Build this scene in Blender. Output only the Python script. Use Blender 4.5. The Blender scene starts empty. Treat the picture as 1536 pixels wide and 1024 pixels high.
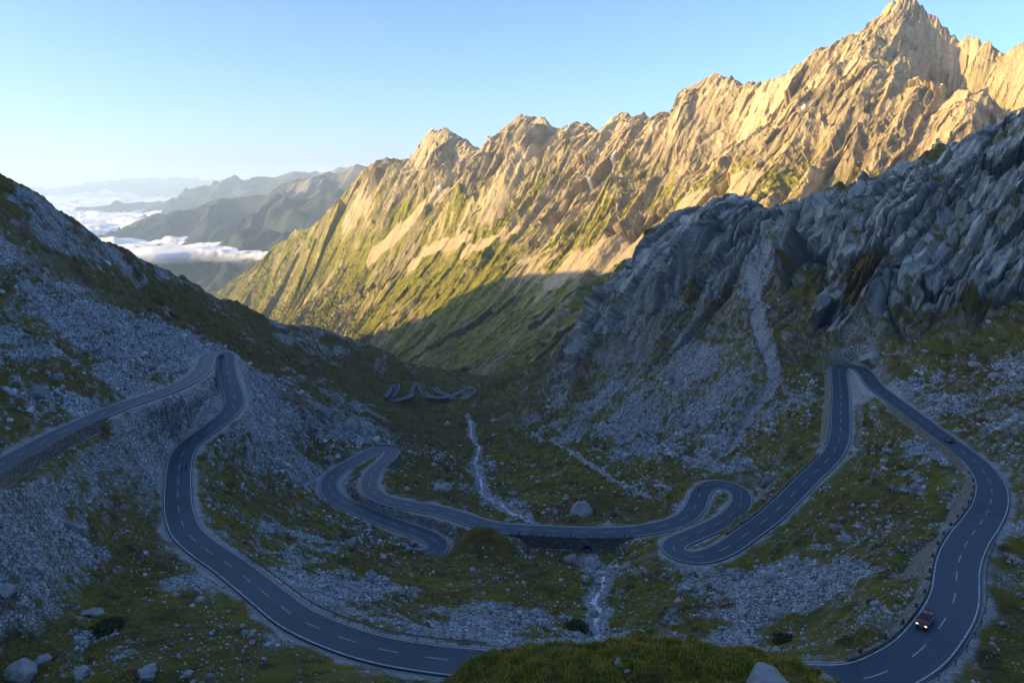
import bpy, bmesh, math, random
import numpy as np
from mathutils import Vector, Matrix
F4 = np.float32
rng = np.random.default_rng(7)
random.seed(7)
scn = bpy.context.scene
COL = scn.collection

# ------------------------------------------------------------------ camera maths
FPX = 1024.0; PITCH = math.atan(237.0 / FPX)
CP, SP = math.cos(PITCH), math.sin(PITCH)
def ray(px, py):
    u = (px - 768.0) / FPX; v = (512.0 - py) / FPX
    return np.array([u, CP + v * SP, -SP + v * CP])
def P(px, py, Y=None, z=None):
    d = ray(px, py)
    t = (Y / d[1]) if Y is not None else (z / d[2])
    return d * t

# ------------------------------------------------------------------ noise
_ang = np.arange(256) * (2 * math.pi / 256) + 0.013
_GX = np.cos(_ang).astype(F4); _GY = np.sin(_ang).astype(F4)
def _hash(xi, yi, seed):
    h = xi.astype(np.uint32) * np.uint32(374761393) + yi.astype(np.uint32) * np.uint32(668265263) + np.uint32((seed * 1442695041) & 0xffffffff)
    h = (h ^ (h >> np.uint32(13))) * np.uint32(1274126177)
    return h ^ (h >> np.uint32(16))
def perlin(x, y, seed=0):
    x = np.asarray(x, F4); y = np.asarray(y, F4)
    fx = np.floor(x); fy = np.floor(y)
    xi = fx.astype(np.int32); yi = fy.astype(np.int32)
    dx = x - fx; dy = y - fy
    u = dx * dx * dx * (dx * (dx * 6 - 15) + 10); v = dy * dy * dy * (dy * (dy * 6 - 15) + 10)
    def g(ix, iy, ax, ay):
        h = _hash(ix, iy, seed) & np.uint32(255)
        return _GX[h] * ax + _GY[h] * ay
    a = g(xi, yi, dx, dy); b = g(xi + 1, yi, dx - 1, dy)
    c = g(xi, yi + 1, dx, dy - 1); d = g(xi + 1, yi + 1, dx - 1, dy - 1)
    ab = a + u * (b - a); cd = c + u * (d - c)
    return (ab + v * (cd - ab)) * F4(1.5)
def fbm(x, y, oct=4, seed=0, gain=0.5):
    s = 0; a = 1.0; f = 1.0; t = 0
    for i in range(oct):
        s = s + a * perlin(x * f, y * f, seed + i * 17); t += a; a *= gain; f *= 2.03
    return s / t
def ridged(x, y, oct=4, seed=0, gain=0.5):
    s = 0; a = 1.0; f = 1.0; t = 0; w = 1.0
    for i in range(oct):
        n = 1 - np.abs(perlin(x * f, y * f, seed + i * 31))
        n = n * n * w
        w = np.clip(n * 1.6, 0, 1)
        s = s + a * n; t += a; a *= gain; f *= 2.05
    return s / t
def worley(x, y, seed=0):
    x = np.asarray(x, F4); y = np.asarray(y, F4)
    fx = np.floor(x); fy = np.floor(y); xi = fx.astype(np.int32); yi = fy.astype(np.int32)
    f1 = np.full(x.shape, 9, F4); f2 = f1.copy(); idv = np.zeros(x.shape, F4)
    for i in (-1, 0, 1):
        for j in (-1, 0, 1):
            h = _hash(xi + i, yi + j, seed)
            px = fx + i + (h & np.uint32(1023)).astype(F4) / 1023
            py = fy + j + ((h >> np.uint32(10)) & np.uint32(1023)).astype(F4) / 1023
            d = np.hypot(px - x, py - y)
            nearer = d < f1
            f2 = np.where(nearer, f1, np.minimum(f2, d)); f1 = np.where(nearer, d, f1)
            idv = np.where(nearer, ((h >> np.uint32(20)) & np.uint32(1023)).astype(F4) / 1023, idv)
    return f1, f2, idv
def facet(x, y, seed=0, tilt=1.0, jump=.5):
    """broken rock: every cell is a plane with its own tilt and height (cell units)"""
    x = np.asarray(x, F4); y = np.asarray(y, F4)
    fx = np.floor(x); fy = np.floor(y); xi = fx.astype(np.int32); yi = fy.astype(np.int32)
    f1 = np.full(x.shape, 9, F4); f2 = f1.copy(); h_ = np.zeros(x.shape, F4); idv = np.zeros(x.shape, F4)
    for i in (-1, 0, 1):
        for j in (-1, 0, 1):
            h = _hash(xi + i, yi + j, seed); q = _hash(xi + i, yi + j, seed + 977)
            dx = x - (fx + i + (h & np.uint32(1023)).astype(F4) / 1023); dy = y - (fy + j + ((h >> np.uint32(10)) & np.uint32(1023)).astype(F4) / 1023)
            d = np.abs(dx) + np.abs(dy) * .6 + np.maximum(np.abs(dx), np.abs(dy)) * .4
            near_ = d < f1
            f2 = np.where(near_, f1, np.minimum(f2, d)); f1 = np.where(near_, d, f1)
            r_ = ((h >> np.uint32(20)) & np.uint32(1023)).astype(F4) / 1023
            gx = ((q & np.uint32(1023)).astype(F4) / 511.5 - 1) * tilt; gy = (((q >> np.uint32(10)) & np.uint32(1023)).astype(F4) / 511.5 - 1) * tilt
            h_ = np.where(near_, dx * gx + dy * gy + (r_ - .5) * jump, h_); idv = np.where(near_, r_, idv)
    return h_, f2 - f1, idv
def sstep(a, b, x):
    t = np.clip((x - a) / (b - a), 0, 1)
    return t * t * (3 - 2 * t)

# ------------------------------------------------------------------ interpolators
class RBF:
    def __init__(s, pts, c=0.0, lam=0.0):
        p = np.array(pts, float); s.x = p[:, :2]; s.c = c; n = len(p)
        r = np.sqrt(((s.x[:, None] - s.x[None]) ** 2).sum(-1) + c * c)
        A = np.zeros((n + 3, n + 3)); A[:n, :n] = -r + np.eye(n) * lam
        Q = np.c_[np.ones(n), s.x / 1000]; A[:n, n:] = Q; A[n:, :n] = Q.T
        s.w = np.linalg.solve(A, np.r_[p[:, 2], 0, 0, 0])
    def __call__(s, x, y):
        sh = np.shape(x); x = np.ravel(x).astype(F4); y = np.ravel(y).astype(F4)
        o = (s.w[-3] + s.w[-2] * x / 1000 + s.w[-1] * y / 1000).astype(F4)
        for (cx, cy), w in zip(s.x, s.w[:-3]):
            o -= F4(w) * np.sqrt((x - F4(cx)) ** 2 + (y - F4(cy)) ** 2 + F4(s.c ** 2))
        return o.reshape(sh)
def upsample(c, n0, n1, st):
    def ax(a, n, st):
        i = np.arange(n) / st; k = np.floor(i).astype(int); f = (i - k).astype(F4)[:, None]
        m = a.shape[0] - 1
        g = lambda q: a[np.clip(k + q, 0, m)]
        p0, p1, p2, p3 = g(-1), g(0), g(1), g(2)
        return p1 + 0.5 * f * (p2 - p0 + f * (2 * p0 - 5 * p1 + 4 * p2 - p3 + f * (3 * (p1 - p2) + p3 - p0)))
    return ax(ax(c, n0, st).T.copy(), n1, st).T.copy()
def seg_dist(x, y, poly):
    """distance and arc position of points to a plan polyline"""
    best = np.full(x.shape, 1e9, F4); arc = np.zeros(x.shape, F4); s0 = 0.0
    for a, b in zip(poly[:-1], poly[1:]):
        ex, ey = b[0] - a[0], b[1] - a[1]; L2 = ex * ex + ey * ey + 1e-9
        t = np.clip(((x - a[0]) * ex + (y - a[1]) * ey) / L2, 0, 1)
        d = np.hypot(x - a[0] - t * ex, y - a[1] - t * ey)
        m = d < best; best = np.where(m, d, best); arc = np.where(m, s0 + t * math.sqrt(L2), arc)
        s0 += math.sqrt(L2)
    return best, arc
def catmull(pts, step):
    p = np.array(pts, float); p = np.vstack([2 * p[0] - p[1], p, 2 * p[-1] - p[-2]]); out = []
    for i in range(1, len(p) - 2):
        n = max(4, int(np.linalg.norm(p[i + 1] - p[i]) / (step * .5)))
        t = np.linspace(0, 1, n, endpoint=False)[:, None]
        a, b, c, d = p[i - 1], p[i], p[i + 1], p[i + 2]
        out.append(b + .5 * t * (c - a + t * (2 * a - 5 * b + 4 * c - d + t * (3 * (b - c) + d - a))))
    q = np.vstack(out + [p[-2][None]])
    s = np.r_[0, np.cumsum(np.linalg.norm(np.diff(q[:, :2], axis=0), axis=1))]
    n = max(2, int(s[-1] / step)); ss = np.linspace(0, s[-1], n + 1)
    return np.stack([np.interp(ss, s, q[:, k]) for k in range(q.shape[1])], 1)
def smooth(a, k, it=1):
    for _ in range(it):
        e = np.concatenate([np.repeat(a[:1], k, 0), a, np.repeat(a[-1:], k, 0)])
        c = np.cumsum(np.concatenate([np.zeros_like(e[:1]), e]), 0)
        a = (c[2 * k + 1:] - c[:-2 * k - 1]) / (2 * k + 1)
    return a

# ------------------------------------------------------------------ mesh / object helpers
def new_mesh(name, V, Fq, smooth_=True):
    me = bpy.data.meshes.new(name)
    V = np.ascontiguousarray(V, F4); Fq = np.ascontiguousarray(Fq, np.int32)
    n, k = Fq.shape
    me.vertices.add(len(V)); me.vertices.foreach_set('co', V.ravel())
    me.loops.add(n * k); me.loops.foreach_set('vertex_index', Fq.ravel())
    me.polygons.add(n); me.polygons.foreach_set('loop_start', np.arange(0, n * k, k, dtype=np.int32))
    me.update(calc_edges=True)
    (me.shade_smooth if smooth_ else me.shade_flat)()
    return me
def add_attr(me, name, arr):
    a = me.attributes.new(name, 'FLOAT_COLOR', 'POINT')
    c = np.zeros((len(me.vertices), 4), F4); c[:, :arr.shape[1]] = arr; 
    if arr.shape[1] < 4: c[:, 3] = 1
    a.data.foreach_set('color', c.ravel())
def grid_faces(n0, n1, flip=False):
    i = np.arange(n0 - 1)[:, None] * n1 + np.arange(n1 - 1)[None]
    f = np.stack([i, i + 1, i + n1 + 1, i + n1], -1).reshape(-1, 4)
    return f[:, ::-1] if flip else f
def link(name, me, mat=None, parent=None, **props):
    o = bpy.data.objects.new(name, me); COL.objects.link(o)
    if mat is not None and me is not None:
        me.materials.clear(); me.materials.append(mat)
    if parent is not None: o.parent = parent
    for k, v in props.items():
        if v is not None: o[k] = v
    return o
def empty(name, loc, rot=None, **props):
    o = bpy.data.objects.new(name, None); COL.objects.link(o); o.location = loc; o.empty_display_size = .5
    if rot is not None: o.rotation_mode = 'QUATERNION'; o.rotation_quaternion = rot
    for k, v in props.items():
        if v is not None: o[k] = v
    return o
def from_bm(name, bm, mat, parent=None, smooth_=False, **props):
    me = bpy.data.meshes.new(name); bm.to_mesh(me); bm.free()
    (me.shade_smooth if smooth_ else me.shade_flat)()
    return link(name, me, mat, parent, **props)

# ------------------------------------------------------------------ materials
def mat_new(name):
    m = bpy.data.materials.new(name); m.use_nodes = True
    nt = m.node_tree; nt.nodes.clear()
    out = nt.nodes.new('ShaderNodeOutputMaterial'); b = nt.nodes.new('ShaderNodeBsdfPrincipled')
    nt.links.new(b.outputs[0], out.inputs['Surface'])
    b.inputs['Roughness'].default_value = .9
    b.inputs['Specular IOR Level'].default_value = .25
    return m, nt, b, out
class N:
    def __init__(s, nt): s.nt = nt; s._geo = None
    def node(s, t, **kw):
        n = s.nt.nodes.new(t)
        for k, v in kw.items(): setattr(n, k, v)
        return n
    def l(s, a, b): s.nt.links.new(a, b)
    def pos(s):
        if s._geo is None: s._geo = s.node('ShaderNodeTexCoord')
        return s._geo.outputs['Object']
    def noise(s, scale, detail=4, rough=.55, vec=None, w=0.0):
        n = s.node('ShaderNodeTexNoise'); n.inputs['Scale'].default_value = scale
        n.inputs['Detail'].default_value = detail; n.inputs['Roughness'].default_value = rough
        n.inputs['Distortion'].default_value = w
        s.l(vec if vec is not None else s.pos(), n.inputs['Vector']); return n.outputs['Fac']
    def voro(s, scale, feature='F1', out='Distance', vec=None):
        n = s.node('ShaderNodeTexVoronoi', feature=feature); n.inputs['Scale'].default_value = scale
        s.l(vec if vec is not None else s.pos(), n.inputs['Vector']); return n.outputs[out]
    def ramp(s, fac, stops):
        n = s.node('ShaderNodeValToRGB'); e = n.color_ramp.elements
        while len(e) < len(stops): e.new(.5)
        for el, (p, c) in zip(e, stops):
            el.position = p; el.color = (c, c, c, 1) if not isinstance(c, tuple) else (*c, 1)
        s.l(fac, n.inputs[0]); return n.outputs['Color']
    def mix(s, fac, a, b, mode='MIX'):
        n = s.node('ShaderNodeMix', data_type='RGBA', blend_type=mode)
        for sock, v in ((n.inputs[0], fac), (n.inputs[6], a), (n.inputs[7], b)):
            if isinstance(v, bpy.types.NodeSocket): s.l(v, sock)
            elif isinstance(v, tuple): sock.default_value = (*v, 1)
            else: sock.default_value = v
        return n.outputs[2]
    def math(s, op, a, b=0.0, clamp=False):
        n = s.node('ShaderNodeMath', operation=op, use_clamp=clamp)
        for sock, v in ((n.inputs[0], a), (n.inputs[1], b)):
            if isinstance(v, bpy.types.NodeSocket): s.l(v, sock)
            else: sock.default_value = v
        return n.outputs[0]
    def scale(s, sx, sy, sz, rot=(0, 0, 0)):
        n = s.node('ShaderNodeMapping'); n.inputs['Scale'].default_value = (sx, sy, sz); n.inputs['Rotation'].default_value = rot
        s.l(s.pos(), n.inputs['Vector']); return n.outputs[0]
    def attr(s, name):
        a = s.node('ShaderNodeAttribute', attribute_name=name); sep = s.node('ShaderNodeSeparateColor')
        s.l(a.outputs['Color'], sep.inputs[0]); return sep.outputs[0], sep.outputs[1], sep.outputs[2], a.outputs['Alpha']
    def bump(s, h, dist, bsdf, strength=1.0):
        n = s.node('ShaderNodeBump'); n.inputs['Distance'].default_value = dist; n.inputs['Strength'].default_value = strength
        s.l(h, n.inputs['Height']); s.l(n.outputs[0], bsdf.inputs['Normal'])
def simple_mat(name, col, rough=.8, var=.25, scale=2.0, metallic=0.0, bump=0.0, spec=.3):
    m, nt, b, out = mat_new(name); n = N(nt)
    f = n.noise(scale, 5)
    dark = tuple(c * (1 - var) for c in col); lite = tuple(min(1, c * (1 + var)) for c in col)
    n.l(n.ramp(f, [(.3, dark), (.7, lite)]), b.inputs['Base Color'])
    b.inputs['Roughness'].default_value = rough; b.inputs['Metallic'].default_value = metallic
    b.inputs['Specular IOR Level'].default_value = spec
    if bump: n.bump(n.noise(scale * 4, 4), bump, b)
    return m
def mat_ground():
    m, nt, b, out = mat_new('mountain_ground'); n = N(nt)
    gr, he, pale, cr = n.attr('mask')
    n1 = n.noise(.35, 6, .65); n2 = n.noise(2.2, 5, .7); n3 = n.noise(.06, 3)
    vs = n.voro(1.1, 'F1', 'Color'); sep = n.node('ShaderNodeSeparateColor'); n.l(vs, sep.inputs[0])
    ve = n.voro(1.1, 'DISTANCE_TO_EDGE', 'Distance'); n4 = n.noise(.13, 4, .6)
    v2 = n.voro(2.6, 'F1', 'Color'); sep2 = n.node('ShaderNodeSeparateColor'); n.l(v2, sep2.inputs[0]); ve2 = n.voro(2.6, 'DISTANCE_TO_EDGE', 'Distance')
    rock = n.ramp(n1, [(.25, (.2, .225, .23)), (.5, (.43, .475, .485)), (.75, (.62, .67, .68))])
    rock = n.mix(n.ramp(sep.outputs[0], [(.55, 0.0), (.95, .85)]), rock, (.74, .75, .73))
    rock = n.mix(n.ramp(sep.outputs[1], [(.6, 0.0), (.95, .8)]), rock, (.09, .097, .095))
    rock = n.mix(n.ramp(sep2.outputs[0], [(.6, 0.0), (.95, .6)]), rock, (.6, .61, .59))
    rock = n.mix(n.ramp(ve2, [(.02, .7), (.12, 0.0)]), rock, (.035, .038, .037))
    rock = n.mix(n.ramp(ve, [(.02, .9), (.13, 0.0)]), rock, (.02, .022, .022))
    rock = n.mix(n.ramp(n2, [(.3, .8), (.44, 0.0)]), rock, (.05, .053, .05))
    ck, sb, _, _ = n.attr('slab')
    crag = n.ramp(n.math('ADD', n.math('MULTIPLY', sb, .75), n.math('MULTIPLY', n1, .3)), [(.18, (.1, .112, .112)), (.5, (.31, .335, .32)), (.85, (.6, .615, .57))])
    crag = n.mix(n.ramp(n4, [(.45, 0.0), (.65, .55)]), crag, (.2, .2, .125))
    crag = n.mix(n.ramp(n2, [(.35, .5), (.52, 0.0)]), crag, (.06, .063, .062))
    crag = n.mix(n.math('MULTIPLY', ck, .95), crag, (.018, .02, .019))
    rock = n.mix(cr, rock, crag)
    rock = n.mix(pale, rock, n.ramp(n2, [(.3, (.2, .203, .195)), (.7, (.46, .455, .43))]))
    grass = n.ramp(n2, [(.3, (.04, .046, .003)), (.55, (.125, .105, .008)), (.8, (.25, .195, .025))])
    grass = n.mix(n.ramp(n3, [(.4, 0.0), (.62, .75)]), grass, n.ramp(n1, [(.3, (.085, .072, .004)), (.7, (.24, .185, .01))]))
    heath = n.ramp(n2, [(.3, (.035, .027, .006)), (.6, (.16, .115, .018)), (.8, (.28, .2, .04))])
    veg = n.mix(he, grass, heath)
    veg = n.mix(n.ramp(n.noise(.22, 5, .6), [(.5, 0.0), (.66, .7)]), veg, (.016, .022, .006))
    col = n.mix(gr, rock, veg)
    n.l(col, b.inputs['Base Color'])
    n.bump(n.math('ADD', n.math('MULTIPLY', n2, .6), n.math('MULTIPLY', n.noise(7, 3, .7), .25)), .2, b, .8)
    return m
def mat_range():
    m, nt, b, out = mat_new('sunlit_range_rock'); n = N(nt)
    gr, sc, snow, dk = n.attr('mask')
    n1 = n.noise(.02, 6, .65); n2 = n.noise(.11, 5, .7); n3 = n.noise(.006, 3)
    rock = n.ramp(n.math('ADD', n.math('MULTIPLY', dk, .7), n.math('MULTIPLY', n1, .35)), [(.18, (.125, .098, .06)), (.5, (.34, .27, .155)), (.85, (.52, .42, .255))])
    rock = n.mix(n.ramp(n2, [(.32, .55), (.52, 0.0)]), rock, (.12, .1, .07))
    scree = n.ramp(n2, [(.3, (.31, .245, .14)), (.7, (.44, .355, .21))])
    rock = n.mix(sc, rock, scree)
    grass = n.ramp(n2, [(.3, (.045, .052, .004)), (.55, (.19, .175, .01)), (.8, (.36, .3, .03))])
    col = n.mix(gr, rock, grass)
    col = n.mix(snow, col, (.8, .82, .85))
    n.l(col, b.inputs['Base Color'])
    n.bump(n.math('ADD', n1, n.math('MULTIPLY', n2, .35)), 4.0, b, .6)
    return m
def mat_hills():
    m, nt, b, out = mat_new('distant_hill'); n = N(nt)
    gr, sc, snow, dk = n.attr('mask')
    n1 = n.noise(.006, 5, .65)
    veg = n.ramp(n1, [(.3, (.012, .019, .02)), (.7, (.04, .052, .042))])
    rock = n.ramp(n1, [(.3, (.1, .095, .085)), (.7, (.24, .21, .17))])
    n.l(n.mix(sc, veg, rock), b.inputs['Base Color'])
    return m
def mat_asphalt():
    m, nt, b, out = mat_new('asphalt'); n = N(nt)
    f = n.noise(.25, 4); g = n.noise(6, 4, .7)
    c = n.ramp(f, [(.3, (.03, .05, .07)), (.7, (.04, .067, .095))])
    c = n.mix(n.math('MULTIPLY', g, .35), c, (.055, .085, .112))
    p = n.node('ShaderNodeMapping'); n.l(n.pos(), p.inputs['Vector'])
    patch = n.voro(.045, 'F1', 'Color'); sp = n.node('ShaderNodeSeparateColor'); n.l(patch, sp.inputs[0])
    c = n.mix(n.math('MULTIPLY', n.math('GREATER_THAN', sp.outputs[0], .72), .45), c, (.022, .036, .05))
    wt = n.attr('wear')[0]; c = n.mix(n.math('MULTIPLY', wt, n.ramp(f, [(.3, .2), (.7, .75)])), c, (.024, .04, .056))
    c = n.mix(n.ramp(n.noise(.09, 6, .7), [(.56, 0.0), (.68, .35)]), c, (.07, .088, .098))
    n.l(c, b.inputs['Base Color']); b.inputs['Roughness'].default_value = .6; b.inputs['Specular IOR Level'].default_value = .5
    n.bump(g, .01, b, .4); return m
def mat_wall(name, lo, hi, joint, scale=1.3):
    m, nt, b, out = mat_new(name); n = N(nt)
    v = n.scale(1, 1, 1.7)
    cell = n.voro(scale, 'F1', 'Color', v); sep = n.node('ShaderNodeSeparateColor'); n.l(cell, sep.inputs[0])
    e = n.voro(scale, 'DISTANCE_TO_EDGE', 'Distance', v)
    c = n.mix(sep.outputs[0], lo, hi)
    c = n.mix(n.math('MULTIPLY', n.noise(.35, 4), .5), c, (.12, .1, .05))
    c = n.mix(n.ramp(e, [(.02, 1.0), (.07, 0.0)]), c, joint)
    n.l(c, b.inputs['Base Color'])
    n.bump(n.ramp(e, [(0.0, 0.0), (.15, 1.0)]), .12, b, .9); return m
def mat_rock(name='boulder_rock', lo=(.11, .112, .11), hi=(.36, .355, .335), k_hi=1.5):
    m, nt, b, out = mat_new(name); n = N(nt)
    oi = n.node('ShaderNodeObjectInfo'); g = n.node('ShaderNodeNewGeometry')
    f = n.noise(.9, 6, .65)
    c = n.ramp(f, [(.25, lo), (.55, tuple((a + h) / 2 for a, h in zip(lo, hi))), (.8, hi)])
    c = n.mix(n.ramp(g.outputs['Random Per Island'], [(.4, 0.0), (1.0, .55)]), c, tuple(min(.75, h * k_hi) for h in hi))
    c = n.mix(n.ramp(n.noise(.5, 3), [(.55, 0.0), (.68, .55)]), c, (.11, .115, .05))
    n.l(c, b.inputs['Base Color']); n.bump(n.noise(5, 5, .7), .15, b, .7); return m
M_GROUND = mat_ground(); M_RANGE = mat_range(); M_HILL = mat_hills(); M_ASPH = mat_asphalt()
M_LINE = simple_mat('road_paint', (.5, .5, .49), .7, .35, 1.2)
M_DASH = simple_mat('worn_road_paint', (.4, .4, .39), .7, .3, 2)
M_WALL = mat_wall('dry_stone_wall', (.1, .098, .09), (.3, .285, .255), (.03, .03, .028))
M_WALLP = mat_wall('pale_stone_wall', (.22, .2, .165), (.42, .39, .32), (.1, .09, .07))
M_WALLD = mat_wall('dark_stone_wall', (.08, .085, .085), (.2, .2, .195), (.03, .03, .03), 1.0)
M_ROCK = mat_rock('boulder_rock', (.12, .127, .125), (.36, .37, .355), 1.15); M_ROCKD = mat_rock('rubble_rock', (.16, .178, .183), (.55, .595, .605))
M_METAL = simple_mat('galvanised_steel', (.3, .31, .32), .5, .15, 4, .7)
M_GSTONE = simple_mat('guard_stone', (.07, .068, .065), .9, .4, 3, 0, .05)

# ================================================================== ROAD centreline (pixel, pixel, height)
road_px = [(-90,752),(-40,722),(0,700),(33,681),(77,656),(127,632),(173,612),(217,597),(253,585),(283,571),(301,557),(308,545),(313,533),(329,527),(339,533),(340,547),(342,563),(348,583),(352,600),(345,617),(328,632),(307,648),(287,663),(273,682),(268,707),(267,733),(267,757),(272,780),(282,800),(308,823),(340,846),(375,872),(410,900),(445,926),(497,951),(562,972),(635,985),(712,993),
 (850,1003),(1000,1012),(1150,1020),(1240,1021),(1297,1014),(1332,1001),(1361,986),(1386,966),(1404,946),(1419,926),(1429,906),(1434,885),(1435,863),(1437,846),(1442,830),(1449,816),(1457,802),(1467,790),(1474,779),(1481,768),(1486,755),(1488,738),(1485,722),(1475,706),(1461,690),(1444,677),(1426,663),(1407,650),(1384,632),(1357,612),(1331,593),(1314,580),(1304,567),(1296,556),(1284,549),(1270,547),(1260,552),(1259,565),(1261,587),(1261,613),(1261,637),(1259,657),(1251,677),(1234,697),(1217,713),(1197,733),(1177,753),(1157,772),(1137,788),(1117,803),(1097,817),(1074,828),(1051,835),(1028,834),(1011,827),(1010,817),(1024,809),(1044,800),(1067,790),(1091,777),(1107,762),(1113,750),(1110,738),(1099,729),(1081,725),(1064,727),(1052,737),(1047,750),(1041,763),(1031,774),(1014,783),(992,789),(962,795),(929,798),(879,798),(829,796),(779,793),(752,791),(725,786),(699,777),(675,770),(652,764),(625,759),(595,754),(570,746),(556,734),(554,721),(562,705),(579,689),(588,679),(583,673),(567,673),(550,680),(530,692),(510,704),(497,716),(493,728),(498,741),(513,752),(533,761),(565,775),(599,788),(629,798),(649,806),(658,814),(658,822),(649,829),(634,832),(612,834),(596,834)]
road_zk = {0:-52,2:-58,5:-61,9:-66,13:-70,18:-75.5,25:-80.5,30:-80,34:-76,37:-72,39:-68,42:-64,45:-63,50:-64,59:-72,64:-76,68:-80,73:-82,78:-87,83:-92.5,87:-97,93:-101,96:-102.5,99:-104,103:-105,107:-106,111:-107,115:-107.5,120:-109,123:-110,127:-113,133:-113.5,138:-112,142:-111.5,146:-113}
ks = sorted(road_zk); zr = np.interp(np.arange(len(road_px)), ks, [road_zk[k] for k in ks])
road_ctl = [P(px, py, z=z) for (px, py), z in zip(road_px, zr)]
ROAD = catmull(road_ctl, 1.0)
ROAD[:, 2] = smooth(ROAD[:, 2:3], 12, 2)[:, 0]; ROAD[:, :2] = smooth(ROAD[:, :2], 3, 1)
HW = 3.45
def road_at_px(px, py):
    """arc index of road sample that projects nearest to a pixel"""
    yc = ROAD[:, 1] * CP - ROAD[:, 2] * SP; zc = ROAD[:, 1] * SP + ROAD[:, 2] * CP
    X = 768 + FPX * ROAD[:, 0] / yc; Yp = 512 - FPX * zc / yc
    return int(np.argmin((X - px) ** 2 + (Yp - py) ** 2))
def frame_of(poly):
    t = np.gradient(poly[:, :2], axis=0); t /= np.linalg.norm(t, axis=1)[:, None] + 1e-9
    return t, np.stack([-t[:, 1], t[:, 0]], 1)        # tangent, left normal
R_T, R_N = frame_of(ROAD)
# retaining walls: start pixel, end pixel, side (+1 left of travel, -1 right), height, material
WALLS = [((-60,734),(140,628),-1,2.4,M_WALL,'long grey dry stone retaining wall under the upper road at the left edge'),
         ((1297,1014),(1434,885),1,2.4,M_WALLP,'low pale stone wall along the road bend beside the red car'),
         ((1433,880),(1457,802),1,6.0,M_WALLP,'tall pale stone retaining wall where the right road pinches above the red car'),
         ((1462,797),(1484,720),1,5.0,M_WALLP,'pale stained retaining wall inside the widest right-hand road bend'),
         ((1480,712),(1345,603),1,1.7,M_WALLP,'pale rubble retaining wall below the straight with the dark car'),
         ((1268,546),(1256,668),-1,3.2,M_WALLP,'pale stone wall down the outer side of the high right hairpin'),
         ((1245,686),(1110,808),-1,1.2,M_WALL,'low grey stone edge wall beside the long diagonal straight'),
         ((948,797),(765,792),1,3.6,M_WALLD,None),
         ((566,700),(568,673),-1,3.0,M_WALL,'curved stone retaining wall round the small middle hairpin'),
         ]
# ================================================================== GROUND height field
g_ctl = []
def G(px, py, Y=None, z=None): g_ctl.append(P(px, py, Y, z))
for i in range(0, len(ROAD), 9): g_ctl.append(ROAD[i])
sil_left = [(0,262,310),(30,280,315),(60,305,325),(85,320,332),(110,340,345),(126,345,350),(150,365,368),(190,382,398),(232,400,430),(262,418,460),(310,445,510),(340,456,545),(380,475,600),(410,486,650),(455,491,720),(470,502,770),(500,523,870),(540,547,960)]
sil_right = [(930,404,640),(960,380,610),(985,352,580),(1000,335,560),(1030,320,530),(1060,306,510),(1075,296,500),(1100,290,490),(1125,302,482),(1150,316,474),(1180,326,468),(1200,326,462),(1220,316,452),(1240,300,442),(1256,283,432),(1275,279,425),(1305,275,418),(1345,262,408),(1365,249,402),(1385,233,397),(1415,216,390),(1440,207,385),(1455,193,382),(1490,180,376),(1536,164,368)]
for a in sil_left + sil_right: G(*a)
for px, py, Y in sil_left[::2]:
    p = P(px, py, Y); g_ctl.append(np.array([p[0] * 1.3, p[1] * 1.3, p[2] * 1.3 - 70]))
for px, py, Y in sil_right[3::3]:
    p = P(px, py, Y); g_ctl.append(np.array([p[0] * 1.3, p[1] * 1.3, p[2] * 1.3 - 90]))
    g_ctl.append(np.array([p[0] * 1.08, p[1] * 1.08, p[2] * 1.08 - 22]))
for a in [(0,400,245),(0,500,205),(0,600,168),(0,660,147),(100,400,300),(100,500,240),(200,450,370),(200,540,245),(420,540,470),(450,600,330),(400,650,260),(400,720,205),(430,800,170),
          (600,620,600),(560,600,520),(700,640,480),(712,690,340),(725,740,255),(800,775,215),(895,850,178),(890,930,142),(640,604,930),(600,590,960),(700,592,950),(560,573,1150),(640,572,1100),(700,572,1080),
          (900,620,420),(1000,640,330),(1100,640,290),(1000,700,262),(900,700,285),(850,757,228),(1150,560,310),(1130,480,360),(1120,400,420),(1000,500,430),(900,560,480),(900,480,560),(950,420,590),(850,540,650),(760,570,850),(800,600,560),(750,620,540),
          (1300,500,297),(1450,500,287),(1536,470,280),(1200,480,330),(1536,560,235),(1536,650,180),(1536,750,138),(1536,850,112),(1536,950,92),(1536,1024,78),
          (1350,700,185),(1300,800,156),(1200,850,146),(1100,900,136),(1250,950,105),(1000,880,160),(1180,640,262),
          (0,760,130),(0,850,115),(0,950,101),(0,1024,91),(200,900,113),(100,700,155),(170,740,150),(400,980,95),(200,1000,90),(600,900,140),(750,900,145),(650,870,162),(450,850,150),(545,832,180)]: G(*a)
for x, y, z in [(0,80,-66),(-60,75,-72),(60,70,-62),(120,60,-55),(-120,70,-62),(0,-60,-40),(-150,20,-20),(150,0,-30),(-300,180,60),(-420,60,140),(-420,280,110),(-560,480,110),(-600,150,260),(300,200,-40),(420,150,20),(330,320,5),(-760,760,60),(600,300,80),(-700,1100,-120),(-330,560,-90),(-520,900,-190),
                (-500,1400,-480),(-200,1500,-450),(200,1300,-330),(450,900,-160),(500,600,-60),(0,1250,-380)]: g_ctl.append(np.array([x, y, z]))
G_RBF = RBF(g_ctl, 6.0, 0.6)

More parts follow.
